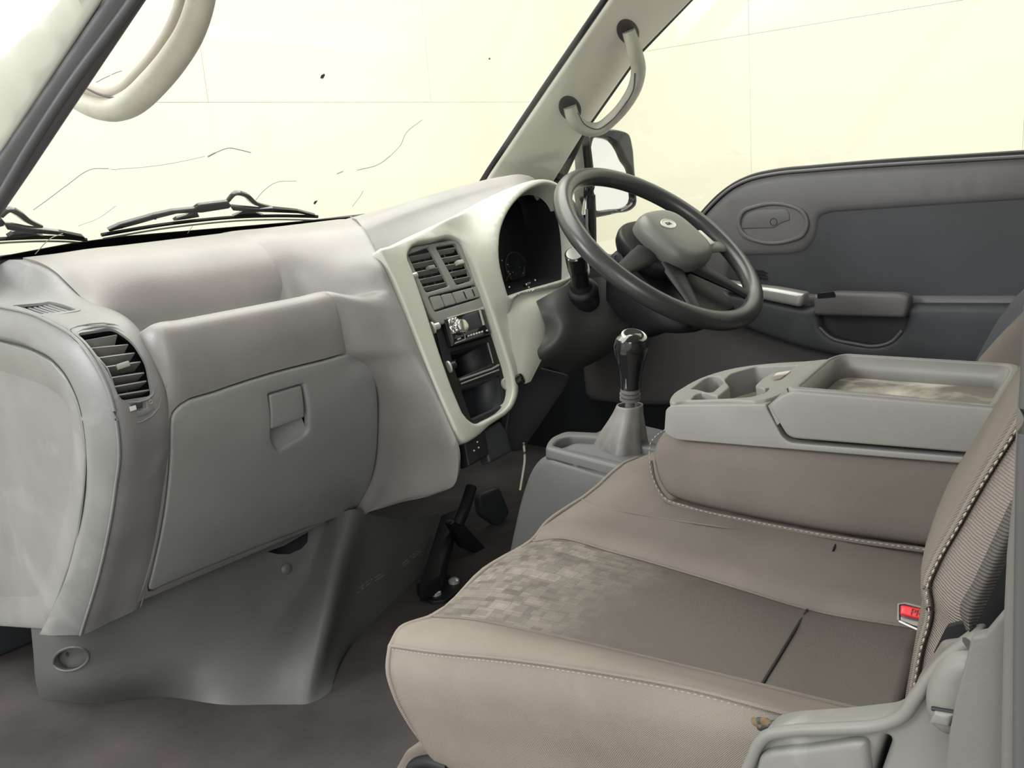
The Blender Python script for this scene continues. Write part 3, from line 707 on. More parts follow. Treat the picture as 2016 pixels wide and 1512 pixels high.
lathe('lighter_knob', [(.006, .0), (.0065, .012), (.0095, .014), (.0098, .024), (.007, .026)], LP.at(*c5(770, 830), .002), SP.n + SP.u*.4, gloss_m, ls, n=20)
# rotary heater knobs set in the left margin of the stack
for px, py, r in ((808, 545, .009), (852, 645, .010), (884, 722, .010)):
    kb = lathe('heater_dial', [(r, 0), (r, .003), (r*.86, .004), (r*.84, .0015), (.002, .001)], SP.at(px, py, -.002), SP.n*.45 + SP.u*.9, bezel_m, D, n=26)
    lathe('knob', [(r*.62, 0), (r*.58, .012), (r*.4, .0135)], SP.at(px, py, -.001), SP.n*.45 + SP.u*.9, silver_m if py < 700 else black_m, kb, n=20)
# switch plate under the stack
sw = sheet('switch_panel', SP.off(-.012), rp([(910, 866), (952, 846), (960, 896), (920, 920)], 4), black_m, D, h=.004, thick=.02, rnd=.003)
for q in ((500, 1360), (512, 1412), (470, 1440)):
    lathe('switch_mark', [(.0016, 0), (.0013, .0012)], SP.at(*c5(*q), -.008), SP.n, lens_m, sw, n=10)  # small white marks on the switch plate
sheet('lower_bracket', SP.off(-.02), rp([(945, 850), (985, 828), (1000, 850), (1010, 888), (965, 912), (958, 890)], 5), dark_m, D, thick=.02, rnd=.005)
# dark lower dash on the driver side
sheet('driver_lower_panel', YP(1.12), rp([(1012, 752), (1060, 722), (1124, 738), (1116, 762), (1032, 886), (1010, 890), (996, 850)], 8), dark_m, D, thick=.015, rnd=.005)
dl_rows = [[V(x, 1.20, .58), V(x, 1.19, .48), V(x, 1.24, .38), V(x, 1.40, .33)] for x in (.66, .8, 1.1, 1.44)]
Grid(dl_rows, 4, 4).mesh('driver_dash_under', dark_m, D, .006)
dt = Grid([[V(x, 1.48, .66), V(x, 1.36, .665), V(x, 1.28, .64), V(x, 1.24, .58)] for x in (.8, .92, 1.04)], 4, 4)
dt.mesh('driver_dash_top', dash_m, D, .006)

# ================================================================== instruments
IC = thing('instrument_cluster', 'black instrument cluster with gauges deep in the silver hood', 'instrument cluster', U(1040, 480, y=1.24))
CPn = Plane(U(1040, 490, y=1.235), (1, 0, 0), (0, .30, 1))
rows = [[SP.pt(cl2[[i]], np.array([.0]))[0] for i in range(0, len(cl2))], [CPn.pt(CPn.M([proj(SP.pt(cl2[[i]], np.array([.0]))[0])])*1.0, np.array([0.]))[0]*.5 + SP.pt(cl2[[i]], np.array([.0]))[0]*.5 + V(.012, 0, .004) for i in range(0, len(cl2))],
        [SP.pt(cl2[[i]], np.array([.0]))[0] + V(.02, .13, .01) for i in range(0, len(cl2))]]
bn = [SP.pt(cl2[[i]], np.array([-.004]))[0] for i in range(len(cl2))]
b2 = [p + V(.012, .10, .006) for p in bn]
Grid([bn, [p + V(.004, .05, .003) for p in bn], b2], 1, 3, closed_u=True, toward=True).mesh('binnacle', black_m, IC, .003)
fc = np.array(b2).mean(0)
dial = Plane(fc + V(0, -.005, 0), (1, 0, 0), (0, .30, 1))
sheet('dial_face', dial, [dial.M([proj(p)])[0]*1.0 for p in [fc + (np.array(q)-fc)*1.04 for q in b2]], black_m, IC, px=False, thick=.006, rnd=0)
c6 = lambda x, y: (940 + x/6.3, 360 + y/6.3)
for i, (x, y, s_) in enumerate(((200, 900, 11), (235, 885, 9), (195, 945, 12), (248, 940, 12), (300, 965, 10), (195, 1000, 8), (255, 1005, 8), (370, 1015, 10), (375, 1105, 12), (400, 1130, 9), (435, 1110, 8), (465, 1200, 8), (560, 1120, 6), (520, 1050, 6))):
    p = c6(x, y); s2 = s_/12
    sheet('gauge_mark', dial, rp([(p[0]-s2*1.1, p[1]-s2*1.4), (p[0]+s2*1.2, p[1]-s2*1.0), (p[0]+s2*.8, p[1]+s2*1.3), (p[0]-s2*.9, p[1]+s2*1.1)], .4), lens_m, IC, h=.0015, thick=.001, rnd=0)
tube('needle', [dial.at(*c6(380, 1130), .004), dial.at(*c6(335, 1230), .004)], .0006, pinkish_m, IC, n=5, smooth=False)
lathe('gauge_ring', [(.034, 0), (.034, .002), (.031, .0022), (.031, 0)], dial.at(*c6(480, 1060), .001), dial.n, dark_m, IC, n=36)
lathe('gauge_ring', [(.034, 0), (.034, .002), (.031, .0022), (.031, 0)], dial.at(*c6(880, 900), .001), dial.n, dark_m, IC, n=36)
for a, b in (((290, 1345), (400, 1290)), ((610, 1258), (720, 1205))):
    st = lathe('trip_button', [(.0035, 0), (.0035, .016), (.003, .017)], SP.at(*c6(*a), -.006), unit(SP.at(*c6(*b), -.006)-SP.at(*c6(*a), -.006)), gloss_m, IC, n=14)
    for q in (a, b, (a[0]+32, a[1]+35)): lathe('white_dot', [(.0016, 0), (.0013, .001)], SP.at(*c6(*q), -.001), SP.n, lens_m, st, n=8)  # white dots on the trip button
sheet('hood_sensor', dial, rp([c6(588, 345), c6(640, 328), c6(655, 345), c6(615, 362)], .5), lens_m, IC, h=.01, thick=.002, rnd=0)

# ================================================================== car stereo
RP_ = SP.off(-.006)
ST = thing('car_stereo', 'black car stereo with silver rotary knob in the centre stack', 'stereo', SP.at(922, 645))
sheet('faceplate', RP_, rp([cs(535, 985), cs(985, 850), cs(1078, 1150), cs(622, 1298)], 2), gloss_m, ST, h=.004, thick=.03, rnd=.002)
sheet('silver_edge', RP_, [cs(560, 975), cs(920, 870), cs(980, 845), cs(990, 880), cs(930, 885), cs(700, 950), cs(575, 995)], silver_m, ST, h=.0055, thick=.002, rnd=.0007)
sheet('silver_edge', RP_, [cs(925, 880), cs(948, 890), cs(995, 1055), cs(975, 1062)], silver_m, ST, h=.0055, thick=.002, rnd=.0005)
sheet('screen', RP_, rp([cs(735, 965), cs(915, 915), cs(965, 1075), cs(785, 1130)], 2), dark_m, ST, h=.0048, thick=.002, rnd=.0005)
sheet('control_pad', RP_, rp([cs(570, 995), cs(680, 965), cs(720, 1130), cs(615, 1165)], 3), chrome_m, ST, h=.0058, thick=.003, rnd=.001, bulge=lambda P, d: .0015*np.sin(P[:, 0]*900)*np.cos(P[:, 1]*700))
lathe('volume_knob', [(.0125, 0), (.0125, .007), (.0105, .010), (.004, .0105)], RP_.at(*cs(715, 1080), .004), SP.n, chrome_m, ST, n=26)
for i in range(6):
    p = cs(808 + i*31, 1178 - i*9.5)
    sheet('preset_button', RP_, [(p[0]-1.6, p[1]-1), (p[0]+1.6, p[1]-2), (p[0]+2, p[1]+1.2), (p[0]-1.2, p[1]+2.2)], lens_m, ST, h=.0048, thick=.001, rnd=0)
sheet('aux_socket', RP_, ell(*cs(1020, 1118), 1.8, 1.8, n=10), lens_m, ST, h=.0048, thick=.001, rnd=0)
tube('lower_trim', [RP_.at(*cs(650, 1268), .005), RP_.at(*cs(768, 1222), .005), RP_.at(*cs(762, 1160), .005)], .0008, silver_m, ST, n=5, smooth=False)
sheet('mode_button', RP_, [cs(680, 1215), cs(718, 1200), cs(722, 1210), cs(686, 1226)], lens_m, ST, h=.0048, thick=.001, rnd=0)

# ================================================================== kick panel in the passenger footwell
K = thing('kick_panel', 'scuffed black moulded cover in the passenger footwell under the glove box', 'kick panel', U(400, 1385, z=0))
kc = [[U(60, 1225, y=1.50), U(66, 1290, y=1.52), U(70, 1340, y=1.535), U(78, 1376, z=.0)],
      [U(160, 1235, y=1.37), U(168, 1300, y=1.40), U(172, 1350, y=1.42), U(180, 1384, z=.0)],
      [U(290, 1160, y=1.345), U(300, 1260, y=1.34), U(305, 1330, y=1.345), U(310, 1372, z=.0)],
      [U(440, 1095, y=1.345), U(445, 1220, y=1.31), U(448, 1310, y=1.28), U(452, 1388, z=.0)],
      [U(560, 1055, y=1.345), U(555, 1170, y=1.30), U(545, 1290, y=1.23), U(535, 1387, z=.0)],
      [U(625, 1030, y=1.34), U(612, 1130, y=1.29), U(590, 1260, y=1.20), U(575, 1387, z=.0)],
      [U(692, 1003, y=1.275), U(660, 1110, y=1.235), U(630, 1250, y=1.17), U(604, 1386, z=.0)],
      [U(740, 1015, y=1.29), U(705, 1130, y=1.26), U(665, 1250, y=1.20), U(632, 1375, z=.0)],
      [U(800, 1022, y=1.32), U(765, 1140, y=1.29), U(725, 1230, y=1.25), U(668, 1295, z=.0)],
      [U(864, 1010, y=1.36), U(838, 1090, y=1.34), U(825, 1150, y=1.32), U(812, 1196, z=.0)]]
kg = Grid(kc, 7, 6)
sheet('cover', kg, kg.whole(1), kick_m, K, holes=[kg.M(ell(140, 1297, 35, 22, -14)), kg.M([(526, 1086), (560, 1074), (607, 1047), (606, 1066), (594, 1080), (570, 1091), (545, 1091)])], px=False, thick=.004, rnd=0, sharp=60)
ds = sheet('recess', kg, ell(140, 1297, 40, 26, -14), kick_m, K, h=-.012, thick=.003, rnd=0, holes=[ell(121, 1298, 4, 5)])
tube('recess_rim', [kg.at(*p, .0) for p in ell(140, 1297, 35.5, 22.5, -14, 20)], .0022, kick_m, K, n=6, closed=True, mseg=2)
kb = Grid([[kg.at(px, py, -.03) for px, py in ((500, 1060), (560, 1040), (640, 1020))], [kg.at(px, py, -.035) for px, py in ((510, 1110), (570, 1115), (630, 1110))]], 3, 3)
kb.mesh('cable_opening', black_m, K, .002)
lathe('clip', [(.010, 0), (.010, .003), (.006, .006), (.002, .0065)], kg.at(563, 1121, .0), unit(V(-.2, -1, .2)), kick_m, K, n=18)
for pth in ([(706, 1160), (722, 1146), (740, 1136), (765, 1120)], [(790, 1112), (808, 1096), (832, 1076)]):
    for k_, dy in enumerate((0, 6)):
        for i in range(9):
            t = i/9; Pp = sp_ = hermite(np.array(pth, float), 4); j = int(t*(len(Pp)-1))
            q = Pp[j] + (0, dy)
            sheet('scuff', kg, [(q[0]-3, q[1]+1), (q[0]+1, q[1]-2), (q[0]+3+random.random()*2, q[1]-2), (q[0]-1, q[1]+2)], grey_m if (i*3+k_) % 4 else trim_m, K, h=.0006, thick=.0008, rnd=0)

# ================================================================== pedals and bracket
PB = thing('pedal_bracket', 'black steel bracket bolted to the floor by two pale bolts, behind the front seat corner', 'bracket', U(860, 1160, z=0))
a_, b_ = U(885, 1030, y=1.38), U(850, 1150, z=.03)
rbox('arm', (a_+b_)/2, (.055, .04, np.linalg.norm(a_-b_)+.04), black_m, PB, axes=(unit(V(1, -.1, 0)), unit(np.cross(unit(a_-b_), unit(V(1, -.1, 0)))), unit(a_-b_)), bev=.006)
FZ = ZP(.008)
sheet('base_plate', FZ, rp([(818, 1150), (880, 1128), (914, 1152), (880, 1180), (850, 1184), (822, 1168)], 6), black_m, PB, thick=.008, rnd=.002)
for px, py in ((858, 1170), (894, 1147)): lathe('bolt', [(.011, 0), (.011, .006), (.006, .010), (.002, .0105)], FZ.at(px, py, 0), (0, 0, 1), silver_m, PB, n=12)
PD = thing('clutch_pedal', 'black pedal hanging in the dark between kick panel and gear console', 'pedal', U(940, 1070, y=1.25))
YB = YP(1.30)
sheet('pedal_arm', YB, rp([(888, 1030), (906, 1022), (975, 1098), (972, 1108), (915, 1080)], 4), gloss_m, PD, thick=.02, rnd=.004)
tube('pedal_shaft', [YB.at(935, 960, -.01), YB.at(915, 1000, 0), YB.at(902, 1032, 0)], .012, black_m, PD, n=10)
sheet('pedal_stop', YP(1.36), rp([(945, 975), (985, 960), (1005, 1010), (985, 1040), (950, 1015)], 8), dark_m, PD, thick=.02, rnd=.005)
WW = tag(tube('loose_wire', [U(px, py, y=1.0) for px, py in ((1031, 872), (1033, 905), (1029, 935), (1024, 965))], .0022, wire_m, None, n=8), 'thin pale loose wire hanging beside the gear console', 'wire')

# ================================================================== steering
WC = V(.978, .8965, .639); tb = math.radians(40); WT = V(0, math.cos(tb), math.sin(tb)); WX = V(1, 0, 0); WN = np.cross(WX, WT)
def wp(x, t, h=0): return WC + WX*x + WT*t + WN*h
SW = thing('steering_wheel', 'black leather four spoke steering wheel with emblem on its hub', 'steering wheel', tuple(WC))
tube('rim', [wp(.2*math.sin(a), .2*math.cos(a)) for a in np.linspace(0, 2*math.pi, 33)[:-1]], .0172, wheel_m, SW, n=18, closed=True, mseg=3, up=WN)
def wring(rx, rt, h, e=2.6, n=32, ct=0., cx=0.):
    out = []
    for a in np.linspace(0, 2*math.pi, n, endpoint=False):
        c, s_ = math.cos(a), math.sin(a); out.append(wp(cx + rx*math.copysign(abs(c)**(2/e), c), ct + rt*math.copysign(abs(s_)**(2/e), s_), h))
    return out
Grid([wring(.068, .068, .0, 3.2, ct=-.008, cx=.02), wring(.068, .068, .022, 3.2, ct=-.008, cx=.02), wring(.062, .062, .033, 3.2, ct=-.008, cx=.02), wring(.045, .045, .039, ct=-.008, cx=.02), wring(.016, .016, .041, ct=-.008, cx=.02)], 1, 4, closed_u=True).mesh('hub_pad', pad_m, SW, 0, cap=True, sharp=60)
Grid([wring(.075, .058, -.035), wring(.086, .068, -.02), wring(.087, .069, -.001), wring(.07, .055, .0)], 1, 3, closed_u=True).mesh('hub_body', black_m, SW, 0, cap=True, sharp=60)
for sx, ang, mt_ in ((1, -12, silver_m), (-1, -12, black_m), (1, -60, black_m), (-1, -60, black_m)):
    a = math.radians(ang); dx, dt_ = sx*math.cos(a), math.sin(a)
    p = [wp(dx*r, dt_*r, h) for r, h in ((.06, -.004), (.11, -.002), (.155, .0), (.19, 0))]
    tube('spoke', p, [.026, .020, .015, .014], black_m if mt_ is black_m else pad_m, SW, n=12, squash=.45, up=WN)
sw_box = wp(.105, -.02, .008)
rbox('horn_switch', sw_box, (.050, .042, .024), emblem_m, SW, axes=(WX, WT, WN), bev=.005)
em = lathe('emblem', [(.0215, 0), (.0215, .0016), (.0190, .002), (.0182, .0012), (.001, .0012)], wp(.000, .010, .0400), WN, emblem_m, SW, n=32, side=WT, sx=1.)
for v_ in em.data.vertices:
    d = np.array(v_.co) - wp(.000, .010, .0400); t_ = d @ WT; v_.co = Vector(np.array(v_.co) - WT*t_*.42)
text('emblem_lettering', 'KIA', .0105, wp(.000, .010, .0414), WX, WT, dark_m, em, .0006)
sheet('horn_mark', Plane(wp(-.03, .03, .0372), WX, WT), [(1297, 436), (1302, 435), (1303, 438), (1298, 438)], dark_m, SW, h=.001, thick=.001, rnd=0)

SC = thing('steering_column', 'black plastic steering column shroud below the wheel', 'steering column', tuple(wp(0, 0, -.1)))
Grid([wring(.088, .096, -.026, 7, 56, -.066), wring(.095, .104, -.033, 7, 56, -.066), wring(.096, .068, -.092, 7, 56, -.055), wring(.088, .058, -.112, 7, 56, -.055)], 1, 4, closed_u=True).mesh('upper_shroud', black_m, SC, 0, cap=True, sharp=50)
cv = [[(1057, 592, 1.045), (1090, 574, 1.03), (1130, 556, 1.01), (1200, 545, 1.0), (1290, 560, .98), (1350, 590, 1.02)],
      [(1065, 618, 1.035), (1098, 610, 1.01), (1140, 600, 1.0), (1210, 598, .965), (1290, 592, .965), (1345, 598, 1.02)],
      [(1074, 645, 1.03), (1104, 645, 1.0), (1150, 645, .985), (1215, 640, .955), (1280, 618, .97), (1330, 606, 1.03)],
      [(1055, 695, 1.03), (1092, 692, 1.01), (1140, 690, 1.0), (1195, 682, .98), (1255, 648, 1.0), (1305, 622, 1.05)],
      [(1032, 742, 1.035), (1075, 722, 1.04), (1118, 734, 1.05), (1165, 716, 1.05), (1225, 678, 1.06), (1275, 640, 1.08)]]
Grid([[U(px, py, y=y) for px, py, y in r_] for r_ in cv], 5, 5).mesh('lower_shroud', shroud_m, SC, .006, sharp=50)
for px, py in ((1186, 505), (1216, 507)):
    p = U(px, py, x=WC[0]-.0958); lathe('screw_hole', [(.0065, 0), (.0065, .0015), (.0045, .0018), (.004, .0003)], p + V(-.0005, 0, 0), (-1, 0, 0), dark_m, SC, n=16)
b0, b1 = U(1146, 573, x=.868), U(1132, 500, x=.815)
axk = unit(b1-b0); Lk = np.linalg.norm(b1-b0)
sk = thing('column_stalk', 'stubby black cylindrical stalk on the column, pointing up beside the instruments', 'switch', tuple(b0))
lathe('boot', [(.029, -.03), (.030, .003), (.027, .009), (.021, .012), (.017, .022)], b0, axk, black_m, sk, n=26)
lathe('stalk', [(.0165, .0), (.0165, Lk*.6), (.0180, Lk*.62), (.0185, Lk), (.0165, Lk+.002), (.002, Lk+.002)], b0, axk, gloss_m, sk, n=26)
lathe('end_disc', [(.0155, 0), (.0150, .0008), (.001, .001)], b0 + axk*(Lk+.0022), axk, silver_m, sk, n=24)

# ================================================================== driver door
DP = XP(1.45)
DR = base('door_1', (1.45, .85, .4), 'grey trimmed driver door with pull pocket')
inset_px = np.concatenate([rp([(2300, 380), (1900, 404), (1640, 421), (1612, 428), (1607, 465), (1590, 494), (1560, 504), (1440, 507), (1430, 552), (1480, 560), (1605, 578), (1800, 580), (2300, 580)], [0, 30, 6, 10, 14, 14, 16, 8, 8, 10, 10, 10, 0])])
door_px = np.concatenate([sp([(1330, 492), (1360, 452), (1392, 414), (1412, 393), (1440, 371), (1475, 355), (1520, 345), (1600, 337), (1750, 326), (1900, 317), (2060, 308)], 3)[:31], [(2330, 305), (2330, 600), (2330, 800), (1700, 800), (1250, 800), (1150, 790), (1130, 600), (1140, 500), (1230, 505)]])
sheet('door_panel', DP, door_px, door_m, DR, holes=[inset_px], thick=.03, rnd=.018, step=.04)
sheet('vinyl_inset', DP, grow(inset_px, 5), doordk_m, DR, h=-.008, thick=.006, rnd=0, step=.05)
tube('belt_seal', [DP.at(px, py, -.016) for px, py in ((1330, 484), (1388, 410), (1410, 388), (1440, 366), (1475, 350), (1520, 340), (1600, 332), (1750, 320), (1900, 311), (2060, 301))], .0075, black_m, DR, n=8)
tube('belt_trim', [DP.at(px, py, -.004) for px, py in ((1330, 490), (1391, 412), (1412, 391), (1440, 369), (1475, 353), (1520, 343), (1600, 335), (1750, 324), (1900, 315), (2060, 306))], .0035, door_m, DR, n=8)
hb = sp([(1451, 440), (1459, 415), (1485, 403), (1560, 402), (1584, 414), (1594, 440), (1583, 466), (1560, 476), (1488, 477), (1461, 464)], 4)
hb2 = sp([(1459, 440), (1466, 420), (1488, 410), (1557, 409), (1577, 419), (1586, 440), (1577, 460), (1557, 469), (1490, 470), (1468, 458)], 4)
hz = sheet('handle_bezel', DP, hb, door_m, DR, holes=[hb2], h=.006, thick=.02, rnd=.003)
sheet('handle_dish', DP, hb2, doordk_m, hz, h=-.014, thick=.003, rnd=0)
hl = sheet('door_handle', DP, rp([(1460, 443), (1470, 420), (1490, 412), (1548, 411), (1554, 418), (1556, 434), (1545, 437), (1537, 440), (1526, 449), (1457, 451)], [6, 6, 6, 4, 3, 3, 3, 6, 6, 6]), door_m, hz, h=.002, thick=.012, rnd=.003)
sheet('lever_stop', DP, rp([(1535, 442), (1580, 440), (1574, 458), (1556, 467), (1490, 468), (1466, 456), (1462, 452), (1528, 451)], 4), door_m, hz, h=-.005, thick=.008, rnd=.002)
tube('key_ring', [DP.at(*p, .0022) for p in ell(1524, 437, 7, 7, n=14)], .0007, black_m, hl, n=5, closed=True, mseg=1)
# armrest moulding
arm_px = rp([(1360, 560), (1478, 578), (1592, 603), (1622, 598), (1806, 596), (2330, 597), (2330, 735), (1760, 716), (1610, 688), (1500, 652), (1390, 606), (1340, 590)], [10, 14, 10, 10, 10, 0, 0, 40, 50, 60, 30, 10])
pk_px = rp([(1620, 612), (1797, 614), (1788, 645), (1766, 668), (1735, 677), (1690, 672), (1645, 660), (1627, 644)], [6, 8, 12, 16, 20, 20, 16, 12])
ar = sheet('armrest', DP, arm_px, doordk_m, DR, holes=[pk_px], h=.035, thick=.035, rnd=.014, step=.04)  # dark vinyl colour also carries the shade low on the door
pk = sheet('pull_pocket', DP, grow(pk_px, 3), doordk_m, ar, h=.006, thick=.004, rnd=0)
tube('pocket_rim', [DP.at(*p, .030) for p in ((1624, 640), (1645, 659), (1690, 671), (1735, 676), (1765, 667), (1786, 645))], .0035, door_m, ar, n=7)
sheet('pull_grip', DP, rp([(1618, 574), (1660, 569), (1790, 572), (1806, 580), (1801, 604), (1795, 618), (1621, 614)], [6, 8, 8, 8, 8, 5, 6]), door_m, ar, h=.05, thick=.03, rnd=.008)
sheet('grip_slot', DP, rp([(1627, 571), (1660, 567), (1664, 578), (1628, 581)], 3), black_m, ar, h=.0505, thick=.002, rnd=0)
sheet('silver_strip', DP, rp([(1440, 549), (1482, 556), (1540, 562), (1599, 573), (1591, 600), (1540, 590), (1470, 575), (1440, 568)], [4, 6, 20, 5, 8, 20, 8, 4]), silver_m, ar, h=.042, thick=.03, rnd=.008)
for k_ in range(3): sheet('speaker_slit', DP, [(1478+k_*3, 531+k_*7), (1500+k_*3, 534+k_*7), (1510, 540+k_*6), (1478, 536+k_*7)], black_m, DR, h=-.0065, thick=.002, rnd=0)
sheet('sail_panel', XP(1.46), rp([(1082, 420), (1100, 372), (1122, 398), (1150, 445), (1168, 520), (1140, 560), (1090, 470)], 8), doordk_m, DR, thick=.02, rnd=.005)
for px in (1141, 1155): tube('channel_bar', [U(px, 398+(px-1141), x=1.47), U(px+1, 490, x=1.47)], .0035, grey_m, DR, n=8, smooth=False)
tube('quarter_bar', [U(1150, 255, x=1.485), U(1160, 340, x=1.49), U(1165, 430, x=1.49), U(1166, 500, x=1.49)], .012, black_m, DR, n=10)
W2 = base('window_2', (1.5, .85, .9), 'clear driver door window')
sheet('glass_pane', XP(1.485), [(1166, 480), (1166, 250), (1262, 108), (1430, -60), (2120, -60), (2120, 310), (1700, 335), (1480, 360), (1390, 430)], gl, W2, thick=.004, rnd=0)

# exterior mirror
MR = thing('wing_mirror', 'black framed wing mirror outside the driver window, seen through the steering wheel', 'mirror', U(1205, 340, x=1.65))
MP = Plane(U(1205, 340, x=1.65), (.90, -.44, 0), (0, 0, 1))
mo = sp([(1152, 275), (1165, 262), (1185, 255), (1215, 256), (1236, 264), (1242, 282), (1247, 330), (1251, 380), (1250, 404), (1240, 414), (1212, 420), (1160, 424), (1150, 400), (1150, 330)], 3)
mi = sp([(1164, 282), (1168, 272), (1182, 272), (1202, 278), (1216, 296), (1226, 318), (1236, 332), (1242, 372), (1242, 398), (1234, 406), (1200, 412), (1168, 412), (1162, 395), (1162, 330)], 3)
sheet('housing', MP, mo, gloss_m, MR, holes=[mi], h=.01, thick=.06, rnd=.008)
sheet('mirror_glass', MP, grow(mi, 3), mirror_m, MR, h=-.006, thick=.004, rnd=0)
tube('mirror_arm', [U(1160, 380, x=1.63), U(1156, 400, x=1.56), U(1154, 430, x=1.50)], .012, gloss_m, MR, n=10)

# ================================================================== grab handles
H1 = thing('grab_handle', 'pale grey textured loop grab handle on the near windscreen pillar', 'handle', U(200, 212, x=.13), 'pillar grab handles')
h1p = [(398, -140), (401, -30), (391, 18), (377, 58), (342, 116), (300, 166), (262, 200), (222, 213), (184, 206), (150, 188), (110, 150)]
h1 = [U(px, py, x=x) for (px, py), x in zip(h1p, (.150, .185, .18, .175, .165, .155, .15, .145, .14, .135, .12))]
tube('grip', h1, [.0160, .0165, .017, .0175, .0175, .017, .016], handle_m, H1, n=18, up=(1, 0, 0))
h1i = [(371, -130), (366, -10), (358, 22), (343, 58), (312, 108), (274, 152), (246, 178), (218, 186), (190, 180), (165, 168)]
tube('inner_face', [U(px-3, py-2, x=x-.004) for (px, py), x in zip(h1i, (.155, .185, .18, .175, .165, .155, .15, .145, .14, .135))], .0095, tan_m, H1, n=14, up=(1, 0, 0))
tube('parting_line', [U(px+5, py+6, x=x-.0105) for (px, py), x in zip(h1i, (.155, .185, .18, .175, .165, .155, .15, .145, .14, .135))], .0012, rubber_m, H1, n=6)
H2 = thing('grab_handle', 'cream curved grab handle on the far beige pillar above the steering wheel', 'handle', FPn.at(1180, 150), 'pillar grab handles')
h2p = [(1236, 58, .004), (1240, 80, .025), (1244, 110, .04), (1236, 142, .046), (1217, 175, .048), (1192, 206, .046), (1165, 230, .04), (1140, 233, .030), (1124, 222, .016), (1121, 208, .002)]
tube('grip', [FPn.at(px, py, h) for px, py, h in h2p], [.0145, .0165, .0165, .0155, .015, .0155, .0165, .0165, .0155], handle_m, H2, n=18, up=FPn.n)
tube('parting_line', [FPn.at(px, py, h) for px, py, h in ((1233, 112, .052), (1228, 142, .058), (1208, 174, .060), (1184, 204, .058), (1160, 224, .05), (1142, 222, .040), (1130, 206, .026))], .0011, rubber_m, H2, n=6)
for px, py, an in ((1236, 62, -30), (1122, 213, -30)):
    sheet('mount_recess', FPn, ell(px, py, 21, 26, an), rubber_m, H2, h=.0015, thick=.003, rnd=.001)

# ================================================================== wipers
def wiper(label, pts, hook, tip, parts, group='windscreen wipers'):
    WPn = WS.off(-.028)
    w = thing('windscreen_wiper', label, 'wiper', WPn.at(*pts[len(pts)//2]), group)
    b = tube('rubber_blade', [WPn.at(*p, .0) for p in pts], .0035, black_m, w, n=6, mseg=4)
    tube('blade_edge', [WPn.at(px+2, py+6, .002) for px, py in pts], .0016, grey_m, w, n=5, mseg=4)
    sheet('main_bow', WPn, parts[0], gloss_m, w, h=.002, thick=.007, rnd=.002)
    for q in parts[1:]: sheet('yoke', WPn, q, gloss_m, w, h=.002, thick=.007, rnd=.0015)
    tube('wiper_arm', [WPn.at(*p, -.008) for p in hook], [.006, .0075, .0065, .005], gloss_m, w, n=8, mseg=4, squash=.7)
    return w
z1 = lambda x, y: (x/2.88, y/2.88)
Lz = lambda *a: [z1(*p) for p in a]
wiper('long black wiper resting mid windscreen above the dash', Lz((575, 1332), (700, 1310), (900, 1277), (1100, 1252), (1320, 1232), (1560, 1224), (1800, 1228)),
      Lz((1300, 1160), (1345, 1112), (1395, 1118), (1460, 1168), (1545, 1190)), None,
      [Lz((1130, 1160), (1290, 1140), (1310, 1162), (1300, 1180), (1140, 1205), (1100, 1205), (1000, 1210), (900, 1235), (760, 1275), (620, 1312), (612, 1302), (680, 1270), (840, 1225), (860, 1218), (980, 1192), (1100, 1180)),
       Lz((1300, 1165), (1340, 1170), (1470, 1182), (1550, 1178), (1690, 1192), (1790, 1218), (1785, 1226), (1690, 1208), (1540, 1202), (1440, 1200), (1320, 1192)),
       Lz((985, 1250), (1005, 1235), (1060, 1222), (1100, 1200), (1120, 1205), (1130, 1228), (1060, 1240)),
       Lz((1320, 1225), (1390, 1200), (1450, 1205), (1500, 1222)), Lz((660, 1290), (690, 1268), (712, 1278), (690, 1295)), Lz((845, 1240), (865, 1215), (890, 1222), (885, 1245))])
wiper('short visible end of the black wiper at the far left of the windscreen', Lz((-250, 1370), (-100, 1362), (60, 1352), (250, 1346), (400, 1350), (490, 1360)),
      Lz((20, 1245), (65, 1208), (110, 1225), (170, 1270), (245, 1305)), None,
      [Lz((-200, 1250), (10, 1240), (30, 1262), (20, 1280), (-200, 1330)), Lz((20, 1265), (60, 1270), (160, 1290), (250, 1300), (340, 1312), (470, 1338), (485, 1350), (330, 1330), (150, 1318), (40, 1300)),
       Lz((40, 1340), (70, 1320), (140, 1312), (200, 1325), (250, 1340))])
tube('pivot_link', [U(px/2.88, py/2.88, y=1.60) for px, py in ((360, 1370), (400, 1395), (470, 1400))], .007, grey_m, None, n=8)
bpy.data.objects['pivot_link'].parent = bpy.data.objects['windscreen_wiper.001']

# ================================================================== bench seat
B = thing('bench_seat', 'worn taupe fabric passenger seat with a dark patterned centre panel', 'seat', (.3, .3, 0))
sC = [U(px, py, x=.05) for px, py in ((772, 1272), (850, 1283), (1000, 1298), (1200, 1327), (1380, 1361), (1540, 1404), (1700, 1446))]
sB1 = [U(px, py, x=.042) for px, py in ((768, 1318), (850, 1335), (1000, 1356), (1200, 1388), (1380, 1420), (1540, 1455), (1700, 1490))]
sB2 = [U(px, py, x=.044) for px, py in ((780, 1366), (860, 1390), (1000, 1415), (1200, 1446), (1380, 1475), (1540, 1505), (1700, 1535))]
sB3 = [U(px, py, x=.055) for px, py in ((803, 1414), (870, 1440), (1000, 1468), (1200, 1500), (1380, 1530), (1540, 1560), (1700, 1590))]
sA = [U(px, py, x=.085) for px, py in ((872, 1510), (930, 1530), (1050, 1555), (1220, 1590), (1390, 1615), (1550, 1640), (1710, 1660))]
sA2 = [p + V(.05, 0, -.02) for p in sA]
Grid([sC, sB1, sB2, sB3, sA, sA2], 6, 6).mesh('side_panel', fabric_m, B, .006, sharp=0)
